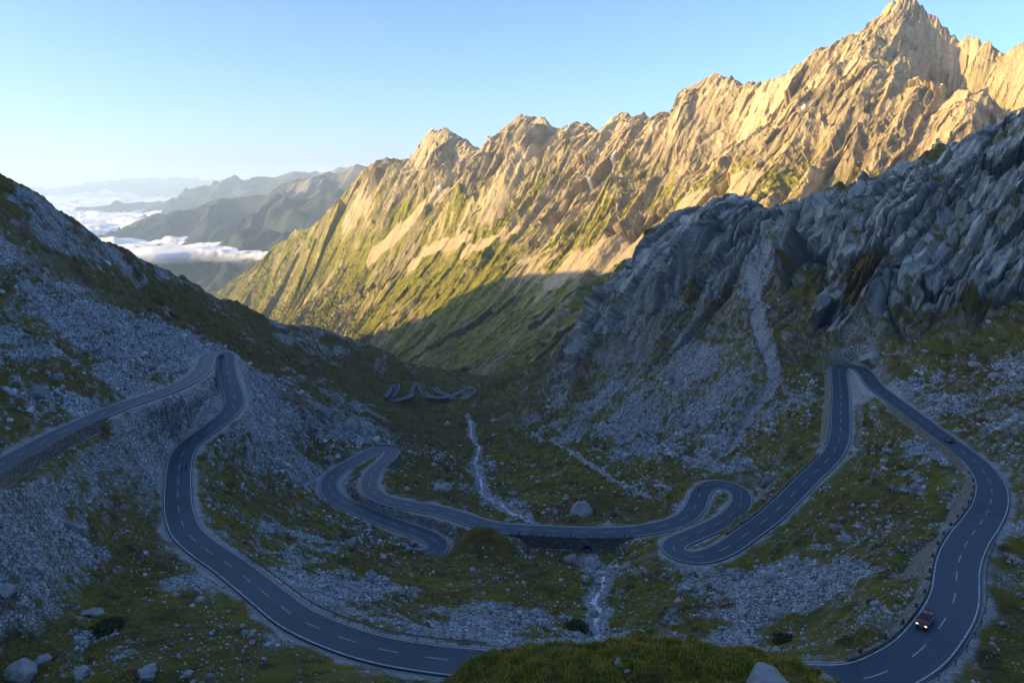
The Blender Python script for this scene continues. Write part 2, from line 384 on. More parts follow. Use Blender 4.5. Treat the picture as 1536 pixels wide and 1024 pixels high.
DENS = [(3,20),(18,30),(23,330),(40,330),(55,90),(75,330),(140,520),(250,620),(520,560),(900,380),(1300,120),(1500,60)]
def density_nodes(tab):
    lr = np.linspace(math.log(tab[0][0]), math.log(tab[-1][0]), 20000)
    d = np.interp(lr, [math.log(a) for a, _ in tab], [b for _, b in tab])
    c = np.r_[0, np.cumsum((d[1:] + d[:-1]) * .5 * np.diff(lr))]
    return np.exp(np.interp(np.arange(0, c[-1], 1.0), c, lr))
GR = density_nodes(DENS)
GA = np.radians(np.r_[np.linspace(-150, -43, 70, endpoint=False), np.linspace(-43, 43, 1430, endpoint=False), np.linspace(43, 150, 70)])
NR, NA = len(GR), len(GA)
R2, A2 = np.meshgrid(GR, GA, indexing='ij')
GX_ = (R2 * np.sin(A2)).astype(F4); GY_ = (R2 * np.cos(A2)).astype(F4)
ST = 5
ci = np.minimum(np.arange(0, NR + ST, ST), NR - 1); cj = np.minimum(np.arange(0, NA + ST, ST), NA - 1)
def coarse_eval(fn):
    # positions on the coarse lattice, extrapolated index at the end clamped
    return upsample(fn(GX_[np.ix_(ci, cj)], GY_[np.ix_(ci, cj)]), NR, NA, ST)
GZ0 = coarse_eval(G_RBF)
GZ = GZ0.copy()
def sample(arr, x, y):
    r = np.hypot(x, y); a = np.arctan2(x, y)
    fi = np.interp(np.log(np.maximum(r, 1e-3)), np.log(GR), np.arange(NR)); fj = np.interp(a, GA, np.arange(NA))
    i = np.clip(fi.astype(int), 0, NR - 2); j = np.clip(fj.astype(int), 0, NA - 2); u = fi - i; v = fj - j
    return (arr[i, j] * (1 - u) + arr[i + 1, j] * u) * (1 - v) + (arr[i, j + 1] * (1 - u) + arr[i + 1, j + 1] * u) * v
_T = np.exp(np.linspace(math.log(22), math.log(1450), 5000))
def hit(px, py, arr=None, y0=60):
    d = ray(px, py); d = d / np.hypot(d[0], d[1]); t = _T[_T > y0]
    z = sample(GZ if arr is None else arr, d[0] * t, d[1] * t)
    k = np.argmax(z >= d[2] * t)
    if not (z >= d[2] * t).any(): k = len(t) - 1
    return np.array([d[0] * t[k], d[1] * t[k], d[2] * t[k]])

# ---- region labels (pixel, crag, vegetation, heath share)
LAB = """0 300 .3 .5 .7;50 340 .4 .4 .7;50 372 .1 .75 .9;40 412 .2 .25 .7;150 440 0 .75 .9;20 470 0 .8 .6;120 480 0 .25 .8;60 520 0 .1 .5;150 525 0 .1 .5;250 520 0 .12 .5;180 500 0 .2 .8;300 470 .1 .7 .95;230 430 .3 .4 .9;400 520 0 .75 .9;430 500 .4 .4 .8;470 515 .5 .4 .7;350 560 0 .3 .8;390 590 0 .15 .5;430 570 0 .65 .8;100 560 0 .68 .7;120 530 0 .7 .8;200 575 0 .15 .5;50 640 0 .45 .6;20 600 0 .4 .6;110 600 0 .3 .5;180 690 0 .9 .5;80 740 0 1 0;30 735 0 .8 .1;160 715 0 .8 .8;225 690 0 .15 .5;215 650 0 .35 .8;60 800 0 .8 .3;130 785 0 .25 .5;190 775 0 .85 .8;100 830 0 .2 .5;40 860 0 .75 .5;200 870 0 .3 1;100 900 0 .5 .5;200 905 0 .8 .5;250 870 0 .3 .5;330 925 0 .85 .3;100 960 0 .25 .5;250 965 0 .65 .5;350 1000 0 .6 .4;50 1000 0 .35 .5;450 990 0 .7 .4;300 860 0 .3 .5;440 960 0 .5 .5
330 720 0 .5 .4;400 748 0 .9 .9;380 690 0 .35 .5;330 680 0 .25 .5;420 650 0 .5 .8;450 700 0 .3 .6;450 780 0 .4 .4;430 830 0 .25 .4;480 800 0 .55 .4;520 880 0 .3 .4;470 880 0 .15 .4;400 800 0 .4 .4;560 800 0 .4 .7;555 755 0 .6 .6;640 780 0 .8 .8;700 790 0 1 1;740 820 0 .95 .9;650 860 0 .8 .3;720 880 0 .85 .4;760 860 0 .8 .5;620 910 0 .2 .4;720 930 0 .12 .3;800 880 0 .6 .3;840 915 0 .5 .2;850 960 0 .1 .3;780 920 0 .2 .3
520 600 .2 .3 .7;530 640 .5 .2 .7;600 620 0 .92 .9;560 590 0 .85 .8;650 640 0 .85 .8;620 700 0 .7 .7;650 690 0 .5 .7;680 650 0 .85 .7;700 600 0 .7 .4;690 730 0 .5 .6;640 740 0 .6 .7;720 700 0 .3 .3;760 690 0 .9 .3;800 720 0 .85 .1;850 700 0 .85 .1;820 745 0 .75 .3;760 760 0 .3 .3;850 770 .2 .7 .8;930 770 0 .95 .8;960 690 0 .3 .3;870 640 0 .25 .3;950 620 0 .06 .3;1000 580 0 .05 .3;1050 620 0 .05 .3;1100 600 0 .1 .3;1050 680 0 .2 .3;1000 710 0 .4 .3;900 600 0 .15 .3;830 610 0 .4 .5;770 640 0 .5 .5;780 590 0 .75 .5;830 560 0 .75 .5;900 545 0 .6 .6;960 520 .2 .4 .5
880 480 .7 .25 .5;940 450 1 .1 .5;1000 400 1 .08 .5;1060 340 1 .08 .5;1100 320 1 .05 .5;1080 420 .9 .2 .5;1040 480 .4 .5 .5;900 505 .9 .2 .5;860 525 .7 .3 .5;920 460 1 .1 .5;1090 480 .1 .9 .5;1110 520 0 .8 .4;1060 540 0 .12 .3;1130 430 0 0 .3;1160 440 .2 .8 .3;1180 500 .1 .9 .5;1200 400 1 .1 .4;1150 360 .9 .15 .4;1250 330 1 .15 .4;1300 300 1 .2 .5;1290 425 .7 .65 .8;1350 350 1 .1 .4;1450 300 1 .08 .4;1500 230 1 .08 .4;1360 260 1 .3 .4;1250 470 1 .1 .4;1330 440 1 .1 .4;1400 450 1 .1 .4;1500 420 1 .12 .4;1400 390 .9 .3 .6;1220 512 .1 .9 .5;1280 525 0 .95 .2;1400 525 .1 .95 .3;1500 500 .1 .95 .3;1340 550 0 .9 .3;1440 560 0 .8 .9;1480 540 0 .3 .5;1400 560 0 .3 .4;1350 580 0 .08 .3;1500 600 0 .3 .4;1420 600 0 .2 .4;1500 650 0 .35 .4
1180 600 0 .3 .3;1200 650 0 .85 .2;1150 680 0 .7 .2;1220 680 0 .85 .3;1150 720 0 .6 .3;1120 690 0 .3 .3;1310 620 0 .6 .3;1340 650 0 .5 .4;1380 680 0 .2 .3;1320 690 0 .3 .4;1430 740 0 .7 .1;1350 730 0 .4 .2;1260 720 0 .85 .1;1300 760 0 .85 .9;1340 790 0 .85 .8;1240 790 0 .5 .3;1220 750 0 .8 .2;1200 830 0 .3 .3;1160 860 0 .15 .3;1100 850 0 .6 .2;1060 870 0 .3 .3;1150 910 0 .15 .3;1250 880 0 .25 .3;1300 900 0 .5 .2;1260 940 0 .8 .2;1330 920 0 .75 .2;1220 950 0 .9 .1;1350 840 0 .3 .3;1380 780 0 .6 .4;1000 870 0 .4 .2;980 840 0 .75 .2;950 870 0 .2 .3;960 930 0 .5 .1;1020 930 0 .1 .3;1100 940 0 .1 .3;1500 800 0 .4 .3;1520 740 0 .3 .3;1500 900 0 .6 .3;1490 960 0 .75 .3;1520 850 0 .25 .3;1470 1000 0 .6 .3;1536 1000 0 .5 .3;1060 760 0 .4 .3;1150 800 0 .5 .3;1310 585 0 .05 .3"""
lab = []
for row in LAB.replace('\n', ';').split(';'):
    a, b, c, d, e = map(float, row.split()); h = hit(a, b, GZ0)
    lab.append((math.atan2(h[0], h[1]) * 1.0, math.log(math.hypot(h[0], h[1])), c, d, e))
lab = np.array(lab)
def idw(x, y):
    a = np.arctan2(x, y); l = np.log(np.hypot(x, y))
    w = 0; o = [0, 0, 0]
    for L in lab:
        q = 1 / (((a - L[0]) ** 2 + ((l - L[1]) * 0.7) ** 2) ** 1.8 + 1e-7)
        w = w + q
        for k in range(3): o[k] = o[k] + q * L[2 + k]
    return [v / w for v in o]
_x, _y = GX_[np.ix_(ci, cj)].astype(float), GY_[np.ix_(ci, cj)].astype(float)
CR_, VG_, HE_ = [np.clip(upsample(v.astype(F4), NR, NA, ST), 0, 1) for v in idw(_x, _y)]
outside = sstep(41, 60, np.degrees(np.abs(A2))).astype(F4)

# ---- road distance lookup on a 1 m raster
RX0, RY0, RXN, RYN = -330, 60, 640, 260
rd = np.full((RXN, RYN), 1e6, F4); ri = np.zeros((RXN, RYN), np.int32)
WN = 26
ox, oy = np.meshgrid(np.arange(-WN, WN + 1), np.arange(-WN, WN + 1), indexing='ij')
for k in range(len(ROAD)):
    cx = int(ROAD[k, 0] - RX0); cy = int(ROAD[k, 1] - RY0)
    ix = cx + ox; iy = cy + oy
    ok = (ix >= 0) & (ix < RXN) & (iy >= 0) & (iy < RYN)
    ix = ix[ok]; iy = iy[ok]
    d = (ix + RX0 + .5 - ROAD[k, 0]) ** 2 + (iy + RY0 + .5 - ROAD[k, 1]) ** 2
    m = d < rd[ix, iy]; rd[ix[m], iy[m]] = d[m]; ri[ix[m], iy[m]] = k
def road_query(x, y):
    """signed offset (left +), arc index (float), distance"""
    ix = np.clip((x - RX0).astype(int), 0, RXN - 1); iy = np.clip((y - RY0).astype(int), 0, RYN - 1)
    far = (rd[ix, iy] > 1e5) | (x < RX0) | (y < RY0) | (x >= RX0 + RXN) | (y >= RY0 + RYN)
    k = ri[ix, iy].copy()
    for _ in range(2):
        for dk in (-1, 1, -1, 1):
            k2 = np.clip(k + dk, 0, len(ROAD) - 1)
            better = (x - ROAD[k2, 0]) ** 2 + (y - ROAD[k2, 1]) ** 2 < (x - ROAD[k, 0]) ** 2 + (y - ROAD[k, 1]) ** 2
            k = np.where(better, k2, k)
    dx = x - ROAD[k, 0]; dy = y - ROAD[k, 1]
    al = np.clip(dx * R_T[k, 0] + dy * R_T[k, 1], -1, 1); off = dx * R_N[k, 0] + dy * R_N[k, 1]
    dist = np.hypot(dx, dy)
    dist = np.where(np.abs(off) < dist * .5, dist, np.abs(off))
    zz = ROAD[k, 2] + al * np.gradient(ROAD[:, 2])[k]
    return np.where(far, 1e3, off), k, np.where(far, 1e3, dist), zz

sel = (R2 > 62) & (R2 < 420)
RDIST = np.full((NR, NA), 1e3, F4); ROFF = RDIST.copy(); RK = np.zeros((NR, NA), np.int32); RZ = np.zeros((NR, NA), F4)
o_, k_, d_, z_ = road_query(GX_[sel].astype(float), GY_[sel].astype(float))
RDIST[sel] = d_; ROFF[sel] = o_; RK[sel] = k_; RZ[sel] = z_

# ---- hummocks that hide stretches of road, then the road bed, then relief
x, y = GX_, GY_
def hump(px, py, Y, h, rx, ry, rot=0):
    global GZ
    p = P(px, py, Y); dx = x - p[0]; dy = y - p[1]; c, s = math.cos(rot), math.sin(rot)
    e = ((dx * c + dy * s) / rx) ** 2 + ((-dx * s + dy * c) / ry) ** 2
    GZ = GZ + h * np.exp(-e * 1.2).astype(F4)
hump(705, 800, 189, 6.5, 10, 5, -.3); hump(750, 822, 184, 3.0, 7, 4, -.5)
hump(600, 838, 182, 6.5, 12, 4.0, 0); hump(870, 765, 224, 3.5, 12, 6); hump(935, 775, 224, 3.0, 14, 5)
def blend_road(z, off, k, dist, zz, wallk):
    hgt = np.zeros_like(z); wl = np.zeros_like(z)
    for (a, b, side, h) in wallk:
        lo, hi = min(a, b), max(a, b)
        tp = np.clip(np.minimum(k - lo, hi - k) / 6.0, 0, 1) * ((k >= lo) & (k <= hi)) * (off * side > 0)
        wl = np.maximum(wl, tp); hgt = np.maximum(hgt, h * tp)
    up = z > zz
    wid = np.where(up, 11.0, 13.0)
    s = sstep(HW + 1.1, HW + wid, dist)
    zb = zz - .32 + np.clip(dist - HW - .6, 0, 30) * np.where(up, .18, -.3)
    out = zb * (1 - s) + z * s
    low = (zz - hgt) + np.clip(dist - HW - 2, 0, 99) * -.12
    s2 = sstep(HW + 4.5, HW + 24, dist)
    outw = np.minimum(out, low * (1 - s2) + z * s2)
    outw = np.where(dist > HW + .22, outw, out)
    return np.where(dist > 900, z, np.where(wl > 0, outw * wl + out * (1 - wl), out)), wl
wallk = []
for a, b, side, h, *_ in WALLS: wallk.append((road_at_px(*a), road_at_px(*b), side, h))
WL = np.zeros((NR, NA), F4)
z_, w_ = blend_road(GZ[sel].astype(float), ROFF[sel], RK[sel], RDIST[sel], RZ[sel], wallk)
GZ[sel] = z_; WL[sel] = w_
for kk_ in (22, 10):
    B_ = smooth(smooth(GZ, kk_, 2).T.copy(), kk_ + 6, 2).T
    wgt = sstep(HW + 1.0, HW + 6, RDIST) * (1 - sstep(18, 30, RDIST)) * (1 - WL * (1 - sstep(6, 11, RDIST - HW)))
    GZ = (GZ * (1 - wgt) + B_ * wgt).astype(F4)
away = sstep(4.6, 17, RDIST)
far = np.clip(R2 / 220, .35, 3.0).astype(F4) * (1 - .7 * sstep(700, 850, R2))
wx = fbm(x / 70, y / 70, 3, 5) * 16; wy = fbm(x / 70, y / 70, 3, 9) * 16
LEFT = sstep(-30, -120, x) * sstep(190, 280, R2) * (1 - outside)
big = fbm((x + wx) / 55, (y + wy) / 55, 4, 1)
GZ += big * 5.0 * far * (0.04 + .96 * away) * (.6 + .4 * (1 - CR_)) * (1 - .35 * LEFT)
strata = ridged((x + wx * .6) / 15, (y + wy) / 85, 4, 15) - .45
GZ += strata * 3.0 * LEFT * away * np.clip(R2 / 300, .6, 1.0)
mid = ridged((x + wx * .5) / 22, (y + wy * .5) / 22, 4, 3) - .45
rocky = np.clip(1 - VG_, 0, 1)
GZ += mid * 3.2 * np.clip(far, .6, 1.5) * (0.02 + .98 * away) * (.4 + .6 * rocky)
# crag: steep foliated slabs, leaning down to the left
th = math.radians(116)
cs = x * math.cos(th) + y * math.sin(th); ct = -x * math.sin(th) + y * math.cos(th)
cw = fbm(x / 40, y / 40, 4, 21) * 14
c1 = ridged((cs + cw) / 60, (ct + cw) / 160, 3, 23, .45)
cj1 = fbm(x / 9, y / 9, 3, 24) * .7
cw = cw * .6
hA, eA, iA = facet((cs + cw * .5 + cj1) / 24, (ct + cw * .5 + cj1) / 62, 31, 1.0, .3)
hB, eB, iB = facet((cs + cw * .4 + cj1) / 9, (ct + cw * .4) / 25, 33, 1.1, .25)
hC, eC, iC = facet((cs + cj1) / 3.4, (ct + cj1) / 9, 34, 1.2, .35)
crag_h = (c1 - .45) * 26 + hA * 12 + hB * 7.5 + hC * 3.6 - sstep(.1, .0, eA) * 3 - sstep(.1, .0, eB) * 1.4 + fbm(cs / 1.6, ct / 4, 3, 35) * .6
CRK = np.clip(np.maximum(sstep(.09, .01, eA) * .8, .8 * sstep(.1, .01, eB) * (fbm(x / 30, y / 30, 3, 37) > -.15)) + .45 * sstep(.12, .01, eC), 0, 1)  # dark lichened fissures; their contrast in colour also stands in for directional light
SLAB = np.clip(.45 + (iA - .5) * .35 + (iB - .5) * .4 + (iC - .5) * .3 + fbm((cs + cw * .7) / 1.6, (ct + cw * .7) / 15, 4, 39, .6) * .8, 0, 1)
dc, _ = seg_dist(x[::2, ::2], y[::2, ::2], [P(*a) for a in sil_right])
dc = np.repeat(np.repeat(dc, 2, 0), 2, 1)[:NR, :NA]
crest_damp = .25 + .75 * sstep(0, 45, dc)
q_ = crag_h * CR_ * (1 - .7 * LEFT) * crest_damp * away * np.clip(R2 / 380, .5, 1.4)
b0 = smooth(smooth(GZ0, 12, 2).T.copy(), 12, 2).T
dr_ = np.gradient(b0, axis=0) / np.gradient(R2, axis=0); da_ = np.gradient(b0, axis=1) / (np.gradient(A2, axis=1) * R2)
gx_ = dr_ * np.sin(A2) + da_ * np.cos(A2); gy_ = dr_ * np.cos(A2) - da_ * np.sin(A2); nl_ = np.sqrt(1 + gx_ ** 2 + gy_ ** 2)
DX = (-gx_ / nl_ * q_).astype(F4); DY = (-gy_ / nl_ * q_).astype(F4); GZ = (GZ + q_ / nl_).astype(F4)
# rubble relief
f1, f2, idv2 = worley(x / 3.4, y / 3.4, 41)
rub = np.clip(.55 - f1, 0, 1) * (idv2 > .45) * (idv2 * 2.2)
g1, g2, id2 = worley(x / 1.5, y / 1.5, 43)
rub2 = np.clip(.6 - g1, 0, 1) * (id2 > .4) * .9
fine = fbm(x / 5, y / 5, 3, 47)
GZ += (rub * 1.2 + rub2 * .7) * (.15 + .85 * rocky) * (1 - CR_ * .6) * sstep(4.4, 7, RDIST) * np.clip(R2 / 150, .3, 1.6)
GZ += fine * .9 * sstep(4.4, 12, RDIST) * np.clip(R2 / 150, .3, 2)
HUMP = np.zeros((NR, NA), F4)
for px, py, Y, h, rx, ry, rot in ((714, 804, 190, 4.2, 10, 5, -.35), (752, 822, 186, 2.6, 9, 4, -.5), (606, 846, 183, 3.4, 9, 4, 0), (572, 842, 184, 2.6, 12, 4, 0)):
    p = P(px, py, Y); dx = x - p[0]; dy = y - p[1]; c, s_n = math.cos(rot), math.sin(rot)
    e_ = np.exp(-1.2 * (((dx * c + dy * s_n) / rx) ** 2 + ((-dx * s_n + dy * c) / ry) ** 2)) * sstep(HW + .5, HW + 5.5, RDIST)
    GZ = (GZ + h * e_).astype(F4); HUMP = np.maximum(HUMP, sstep(.15, .45, e_))
# knoll in the foreground
kp = [(640,1040),(690,1003),(720,986),(760,973),(800,966),(860,962),(950,957),(1050,960),(1100,967),(1160,984),(1200,1000),(1250,1020),(1300,1050)]
kx = [P(a, b, 30)[0] for a, b in kp]; kz = [P(a, b, 30)[2] for a, b in kp]
near = R2 < 70
xk, yk = x[near], y[near]
top = np.interp(xk, kx, kz) - np.clip(kx[0] - xk, 0, 99) * 1.5 - np.clip(xk - kx[-1], 0, 99) * 1.5
q = yk - 30.3
zk = top - .30 * q - 1.1 * (np.sqrt(q * q + 2.5) + q) * .5 + .5
zk += fbm(xk / 3.2, yk / 3.2, 4, 71) * .8 + fbm(xk / .9, yk / .9, 3, 72) * .34
GZ[near] = np.maximum(GZ[near], zk)
KN = np.zeros((NR, NA), F4); KN[near] = (GZ[near] <= zk + .01)

# ---- polylines lying on the ground: gully, footpath, streams
def ground_poly(pts, y0=60): return np.array([hit(a, b, GZ, y0) for a, b in pts])
gully = ground_poly([(1122,392),(1126,415),(1131,440),(1136,470),(1144,505),(1156,540),(1163,565),(1150,590),(1130,612),(1116,640),(1090,672),(1062,700)])
track = ground_poly([(805,650),(830,662),(855,675),(880,692),(905,710),(935,727),(968,742),(990,745)])
PALE = np.zeros((NR, NA), F4)
def carve_poly(poly, w, depth, pale):
    global GZ
    lo = poly[:, :2].min(0) - 40; hi = poly[:, :2].max(0) + 40
    m = (x > lo[0]) & (x < hi[0]) & (y > lo[1]) & (y < hi[1])
    jit = fbm(x[m] / 8, y[m] / 8, 3, 77)
    d, _ = seg_dist(x[m] + jit * w * .8, y[m] + jit * w * .8, poly)
    k = 1 - sstep(w * .6, w * 1.5, d)
    GZ[m] -= k * depth; PALE[m] = np.maximum(PALE[m], k * pale); VG_[m] *= 1 - k
    CR_[m] *= 1 - k
wedge = ground_poly([(1281,558),(1290,575),(1296,592)])
carve_poly(wedge, 5.5, .2, 1.0)
carve_poly(gully, 2.6, 2.4, .5); carve_poly(track, 1.2, .3, .6)
st1 = ground_poly([(882,818),(885,830),(877,842),(890,847),(902,852),(905,868),(898,884),(890,899),(899,908),(896,922),(894,936),(900,955)], 80)
st2 = ground_poly([(702,622),(706,640),(709,655),(719,668),(712,690),(716,705),(722,722),(724,738),(740,750),(762,762),(782,773),(800,781),(815,786)], 205)
st3 = ground_poly([(667,612),(676,620),(690,626),(702,632)], 300)
for s_ in (st1, st2): carve_poly(s_, 2.6, 1.1, .35)

# ---- masks
pn = fbm(x / 24, y / 24, 6, 81, .62) * (1 - .6 * LEFT) + .6 * LEFT * fbm((x + wx * .4) / 13, (y + wy) / 70, 5, 82, .6) + .42 * fbm(x / 4.5, y / 4.5, 5, 83, .65)
veg = sstep(-.1, .16, (VG_ - .21 - .14 * LEFT) * 1.15 + pn * (1.05 + .35 * LEFT))
hth = sstep(.15, .6, HE_ + fbm(x / 18, y / 18, 5, 85, .6) * .8 - .1)
jj_ = fbm(x / 6, y / 6, 4, 87)
sh = sstep(HW + 2.2, HW + .6, RDIST + jj_ * 2.0) * .7
up_sh = sstep(HW + 8, HW + 2, RDIST) * np.clip(-.1 + 1.4 * fbm(x / 9, y / 9, 3, 88), 0, 1) * .7
PALE = np.clip(np.maximum(PALE, np.maximum(sh, up_sh)), 0, 1)
veg *= 1 - np.clip(PALE * 1.3, 0, 1)
# steep faces lose vegetation
gz0 = np.gradient(GZ, axis=0) / np.gradient(R2, axis=0)
gz1 = np.gradient(GZ, axis=1) / (np.gradient(A2, axis=1) * R2)
slope = np.hypot(gz0, gz1)
veg *= 1 - sstep(.8, 1.7, slope) * .75 * (1 - KN) * (1 - CR_) * (1 - LEFT * sstep(300, 380, R2))
veg = np.where(CR_ > .5, sstep(.0, .2, VG_ * .95 - .17 + pn * .85 - sstep(.9, 2.2, slope) * .22), veg)
veg = np.maximum(veg, HUMP * np.clip(.85 + pn, 0, 1)); hth = np.maximum(hth, HUMP * .8)
veg = np.where(KN > 0, 1.0, veg); hth = np.where(KN > 0, sstep(-.2, .35, fbm(x / 2.5, y / 2.5, 4, 89)), hth)
PALE = np.where(KN > 0, 0, PALE)
me = new_mesh('ground', np.stack([x + DX, y + DY, GZ], -1).reshape(-1, 3), grid_faces(NR, NA, True), False)
add_attr(me, 'mask', np.stack([veg, hth, PALE, CR_], -1).reshape(-1, 4))
add_attr(me, 'slab', np.stack([CRK, SLAB, SLAB * 0], -1).reshape(-1, 3))
link('ground', me, M_GROUND, kind='structure')

# ================================================================== ROAD meshes
def ribbon(poly, nrm, offs, zoff):
    V = np.concatenate([np.c_[poly[:, :2] + nrm * o, poly[:, 2] + dz][:, None] for o, dz in zip(offs, zoff)], 1)
    n, k = V.shape[:2]
    return V.reshape(-1, 3), grid_faces(n, k, True)
def build_road(poly, hw, name='road', lines=True, dashes=True):
    t, nrm = frame_of(poly)
    V, Fc = ribbon(poly, nrm, [hw + .05, hw, 2.5, 2.0, 1.4, .9, 0, -.9, -1.4, -2.0, -2.5, -hw, -hw - .05], [-.9, 0, .02, .025, .035, .045, .06, .045, .035, .025, .02, 0, -.9])
    me = new_mesh(name, V, Fc, False); wr = np.tile([0, 0, .2, 1, .3, 1, .1, 1, .3, 1, .2, 0, 0], len(poly))
    add_attr(me, 'wear', np.stack([wr] * 3, 1).astype(F4)); r = link(name, me, M_ASPH, kind='structure')
    if lines:
        for sgn in (1, -1):
            V, Fc = ribbon(poly, nrm, [sgn * (hw - .28) + .09, sgn * (hw - .28) - .09], [.016, .016])
            link('edge_line', new_mesh('edge_line', V, Fc, False), M_LINE, r)
    if dashes:
        vs, fs, b = [], [], 0
        for s in range(2, len(poly) - 8, 9):
            V, Fc = ribbon(poly[s:s + 5], nrm[s:s + 5], [.08, -.08], [.075, .075]); vs.append(V); fs.append(Fc + b); b += len(V)
        link('centre_line', new_mesh('centre_line', np.vstack(vs), np.vstack(fs), False), M_DASH, r)
    return r
main_road = build_road(ROAD, HW)
M_SKID = simple_mat('skid_rubber', (.012, .014, .016), .8, .3, 2)
for px, py, offs_, ln_ in ((266, 697, (1.6, 2.1), 5), (264, 703, (.6, 1.0), 3), (1058, 731, (-.9, -1.4), 6), (1068, 727, (.4, .9), 5)):
    k = road_at_px(px, py); sl = slice(k, k + ln_)
    V, Fc = ribbon(ROAD[sl], R_N[sl] , [offs_[1], offs_[0]], [.075, .075]); link('skid_mark', new_mesh('skid_mark', V, Fc, False), M_SKID, main_road)

def wall_mesh(poly, nrm, off, top, bot, th, batter=0.0):
    """closed strip; off = plan offset (signed), top/bot arrays of heights"""
    s = 1 if off > 0 else -1
    o = [off, off, off + s * th, off + s * (th + .25)]; z = [bot, top, top, bot]
    o[3] = (o[3] + s * batter * np.maximum(np.asarray(top) - bot - 1.2, 0))
    V = np.concatenate([np.c_[poly[:, :2] + nrm * (a[:, None] if np.ndim(a) else a), b][:, None] for a, b in zip(o, z)], 1); n = len(poly)
    f = grid_faces(n, 4, s > 0)
    caps = np.array([[0, 1, 2, 3], [(n - 1) * 4 + 3, (n - 1) * 4 + 2, (n - 1) * 4 + 1, (n - 1) * 4]])
    return V.reshape(-1, 3), np.vstack([f, caps])
def road_slice(pa, pb):
    a, b = road_at_px(*pa), road_at_px(*pb); a, b = min(a, b), max(a, b)
    return slice(a, b + 1)
nwall = 0
for pa, pb, side, h, mat, label in WALLS:
    sl = road_slice(pa, pb); p = ROAD[sl]; nr = R_N[sl]; n = len(p)
    taper = np.clip(np.minimum(np.arange(n), n - 1 - np.arange(n)) / 8.0, 0, 1)
    top = p[:, 2] + .42 + .05 * rng.standard_normal(n)
    fx = p[:, :2] + nr * side * (HW + (3.5 if mat is M_WALLP and h > 2 else 1.4))
    gz = sample(GZ, fx[:, 0], fx[:, 1])
    bot = np.minimum(gz - 1.0, p[:, 2] - .8)
    V, Fc = wall_mesh(p, nr, side * (HW + .12), top, bot, .5, .75 if mat is M_WALLP and h > 2 else .1)
    if label is None:
        br = empty('bridge', tuple(p[n // 2]), label='dark stone road bridge carrying the road straight across the stream', category='bridge')
        c = p[n // 2]
        link('wall', new_mesh('wall', V - c, Fc, False), mat, br)
        # stone kerb along the deck edge
        V, Fc = wall_mesh(p, nr, side * (HW + .08), p[:, 2] + .6, p[:, 2] + .3, .62)
        link('coping', new_mesh('coping', V - c, Fc, False), M_WALL, br)
        for q in range(3, n - 2, 4):
            bm = bmesh.new(); bmesh.ops.create_cube(bm, size=1)
            for v in bm.verts:
                v.co.x *= .42 * (1 - .25 * (v.co.z > 0)); v.co.y *= .42 * (1 - .25 * (v.co.z > 0)); v.co.z *= .75
            bmesh.ops.bevel(bm, geom=bm.edges[:], offset=.05, segments=1, affect='EDGES')
            a = np.r_[p[q, :2] + nr[q] * side * (HW + .4), p[q, 2] + .92] - c
            bmesh.ops.translate(bm, verts=bm.verts, vec=Vector(a)); from_bm('guard_stone', bm, M_GSTONE, br)
        # near-black arch plate: the culvert mouth's shade put in as colour
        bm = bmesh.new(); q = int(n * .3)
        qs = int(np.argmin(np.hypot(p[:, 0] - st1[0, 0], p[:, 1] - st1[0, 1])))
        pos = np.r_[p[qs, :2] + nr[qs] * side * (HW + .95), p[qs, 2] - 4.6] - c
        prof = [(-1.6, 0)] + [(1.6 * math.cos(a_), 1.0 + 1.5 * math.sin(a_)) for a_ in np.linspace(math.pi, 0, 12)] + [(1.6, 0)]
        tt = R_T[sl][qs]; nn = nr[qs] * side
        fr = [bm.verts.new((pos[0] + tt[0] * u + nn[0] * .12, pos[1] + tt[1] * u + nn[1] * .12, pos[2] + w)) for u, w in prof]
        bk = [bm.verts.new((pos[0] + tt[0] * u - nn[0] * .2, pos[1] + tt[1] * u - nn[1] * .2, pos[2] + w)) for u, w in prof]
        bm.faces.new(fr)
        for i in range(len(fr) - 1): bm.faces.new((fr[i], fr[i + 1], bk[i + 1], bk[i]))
        from_bm('culvert_shade', bm, simple_mat('shade_black', (.012, .012, .012), .95), br)
        continue
    link('retaining_wall', new_mesh('retaining_wall', V, Fc, False), mat, label=label, category='wall', group='stone walls holding up the road')

# guard rails with posts
def guard_rail(pa, pb, side, label, step=4):
    sl = road_slice(pa, pb); p = ROAD[sl]; nr = R_N[sl]; n = len(p); c = p[n // 2].copy()
    root = empty('guard_rail', tuple(c), label=label, category='guard rail', group='steel guard rails on the road edges')
    o = side * (HW + .55); s = side
    offs = [o, o + s * .05, o, o + s * .05, o, o + s * .09, o + s * .09]; zs = [.78, .7, .62, .54, .46, .46, .78]
    V, Fc = ribbon(p - c, nr, offs, zs)
    link('rail', new_mesh('rail', V, Fc, False), M_METAL, root)
    for q in range(1, n - 1, step):
        bm = bmesh.new(); bmesh.ops.create_cube(bm, size=1)
        for v in bm.verts: v.co = Vector((v.co.x * .13, v.co.y * .13, v.co.z * 1.5))
        a = np.r_[p[q, :2] + nr[q] * (o + s * .17), p[q, 2] + .05] - c
        bmesh.ops.translate(bm, verts=bm.verts, vec=Vector(a)); from_bm('post', bm, M_METAL, root)
guard_rail((330,840), (712,993), 1, 'steel guard rail on posts along the inner edge of the lower left road')
guard_rail((1240,1021), (1461,805), -1, 'steel guard rail round the outer edge of the bend opposite the red car')

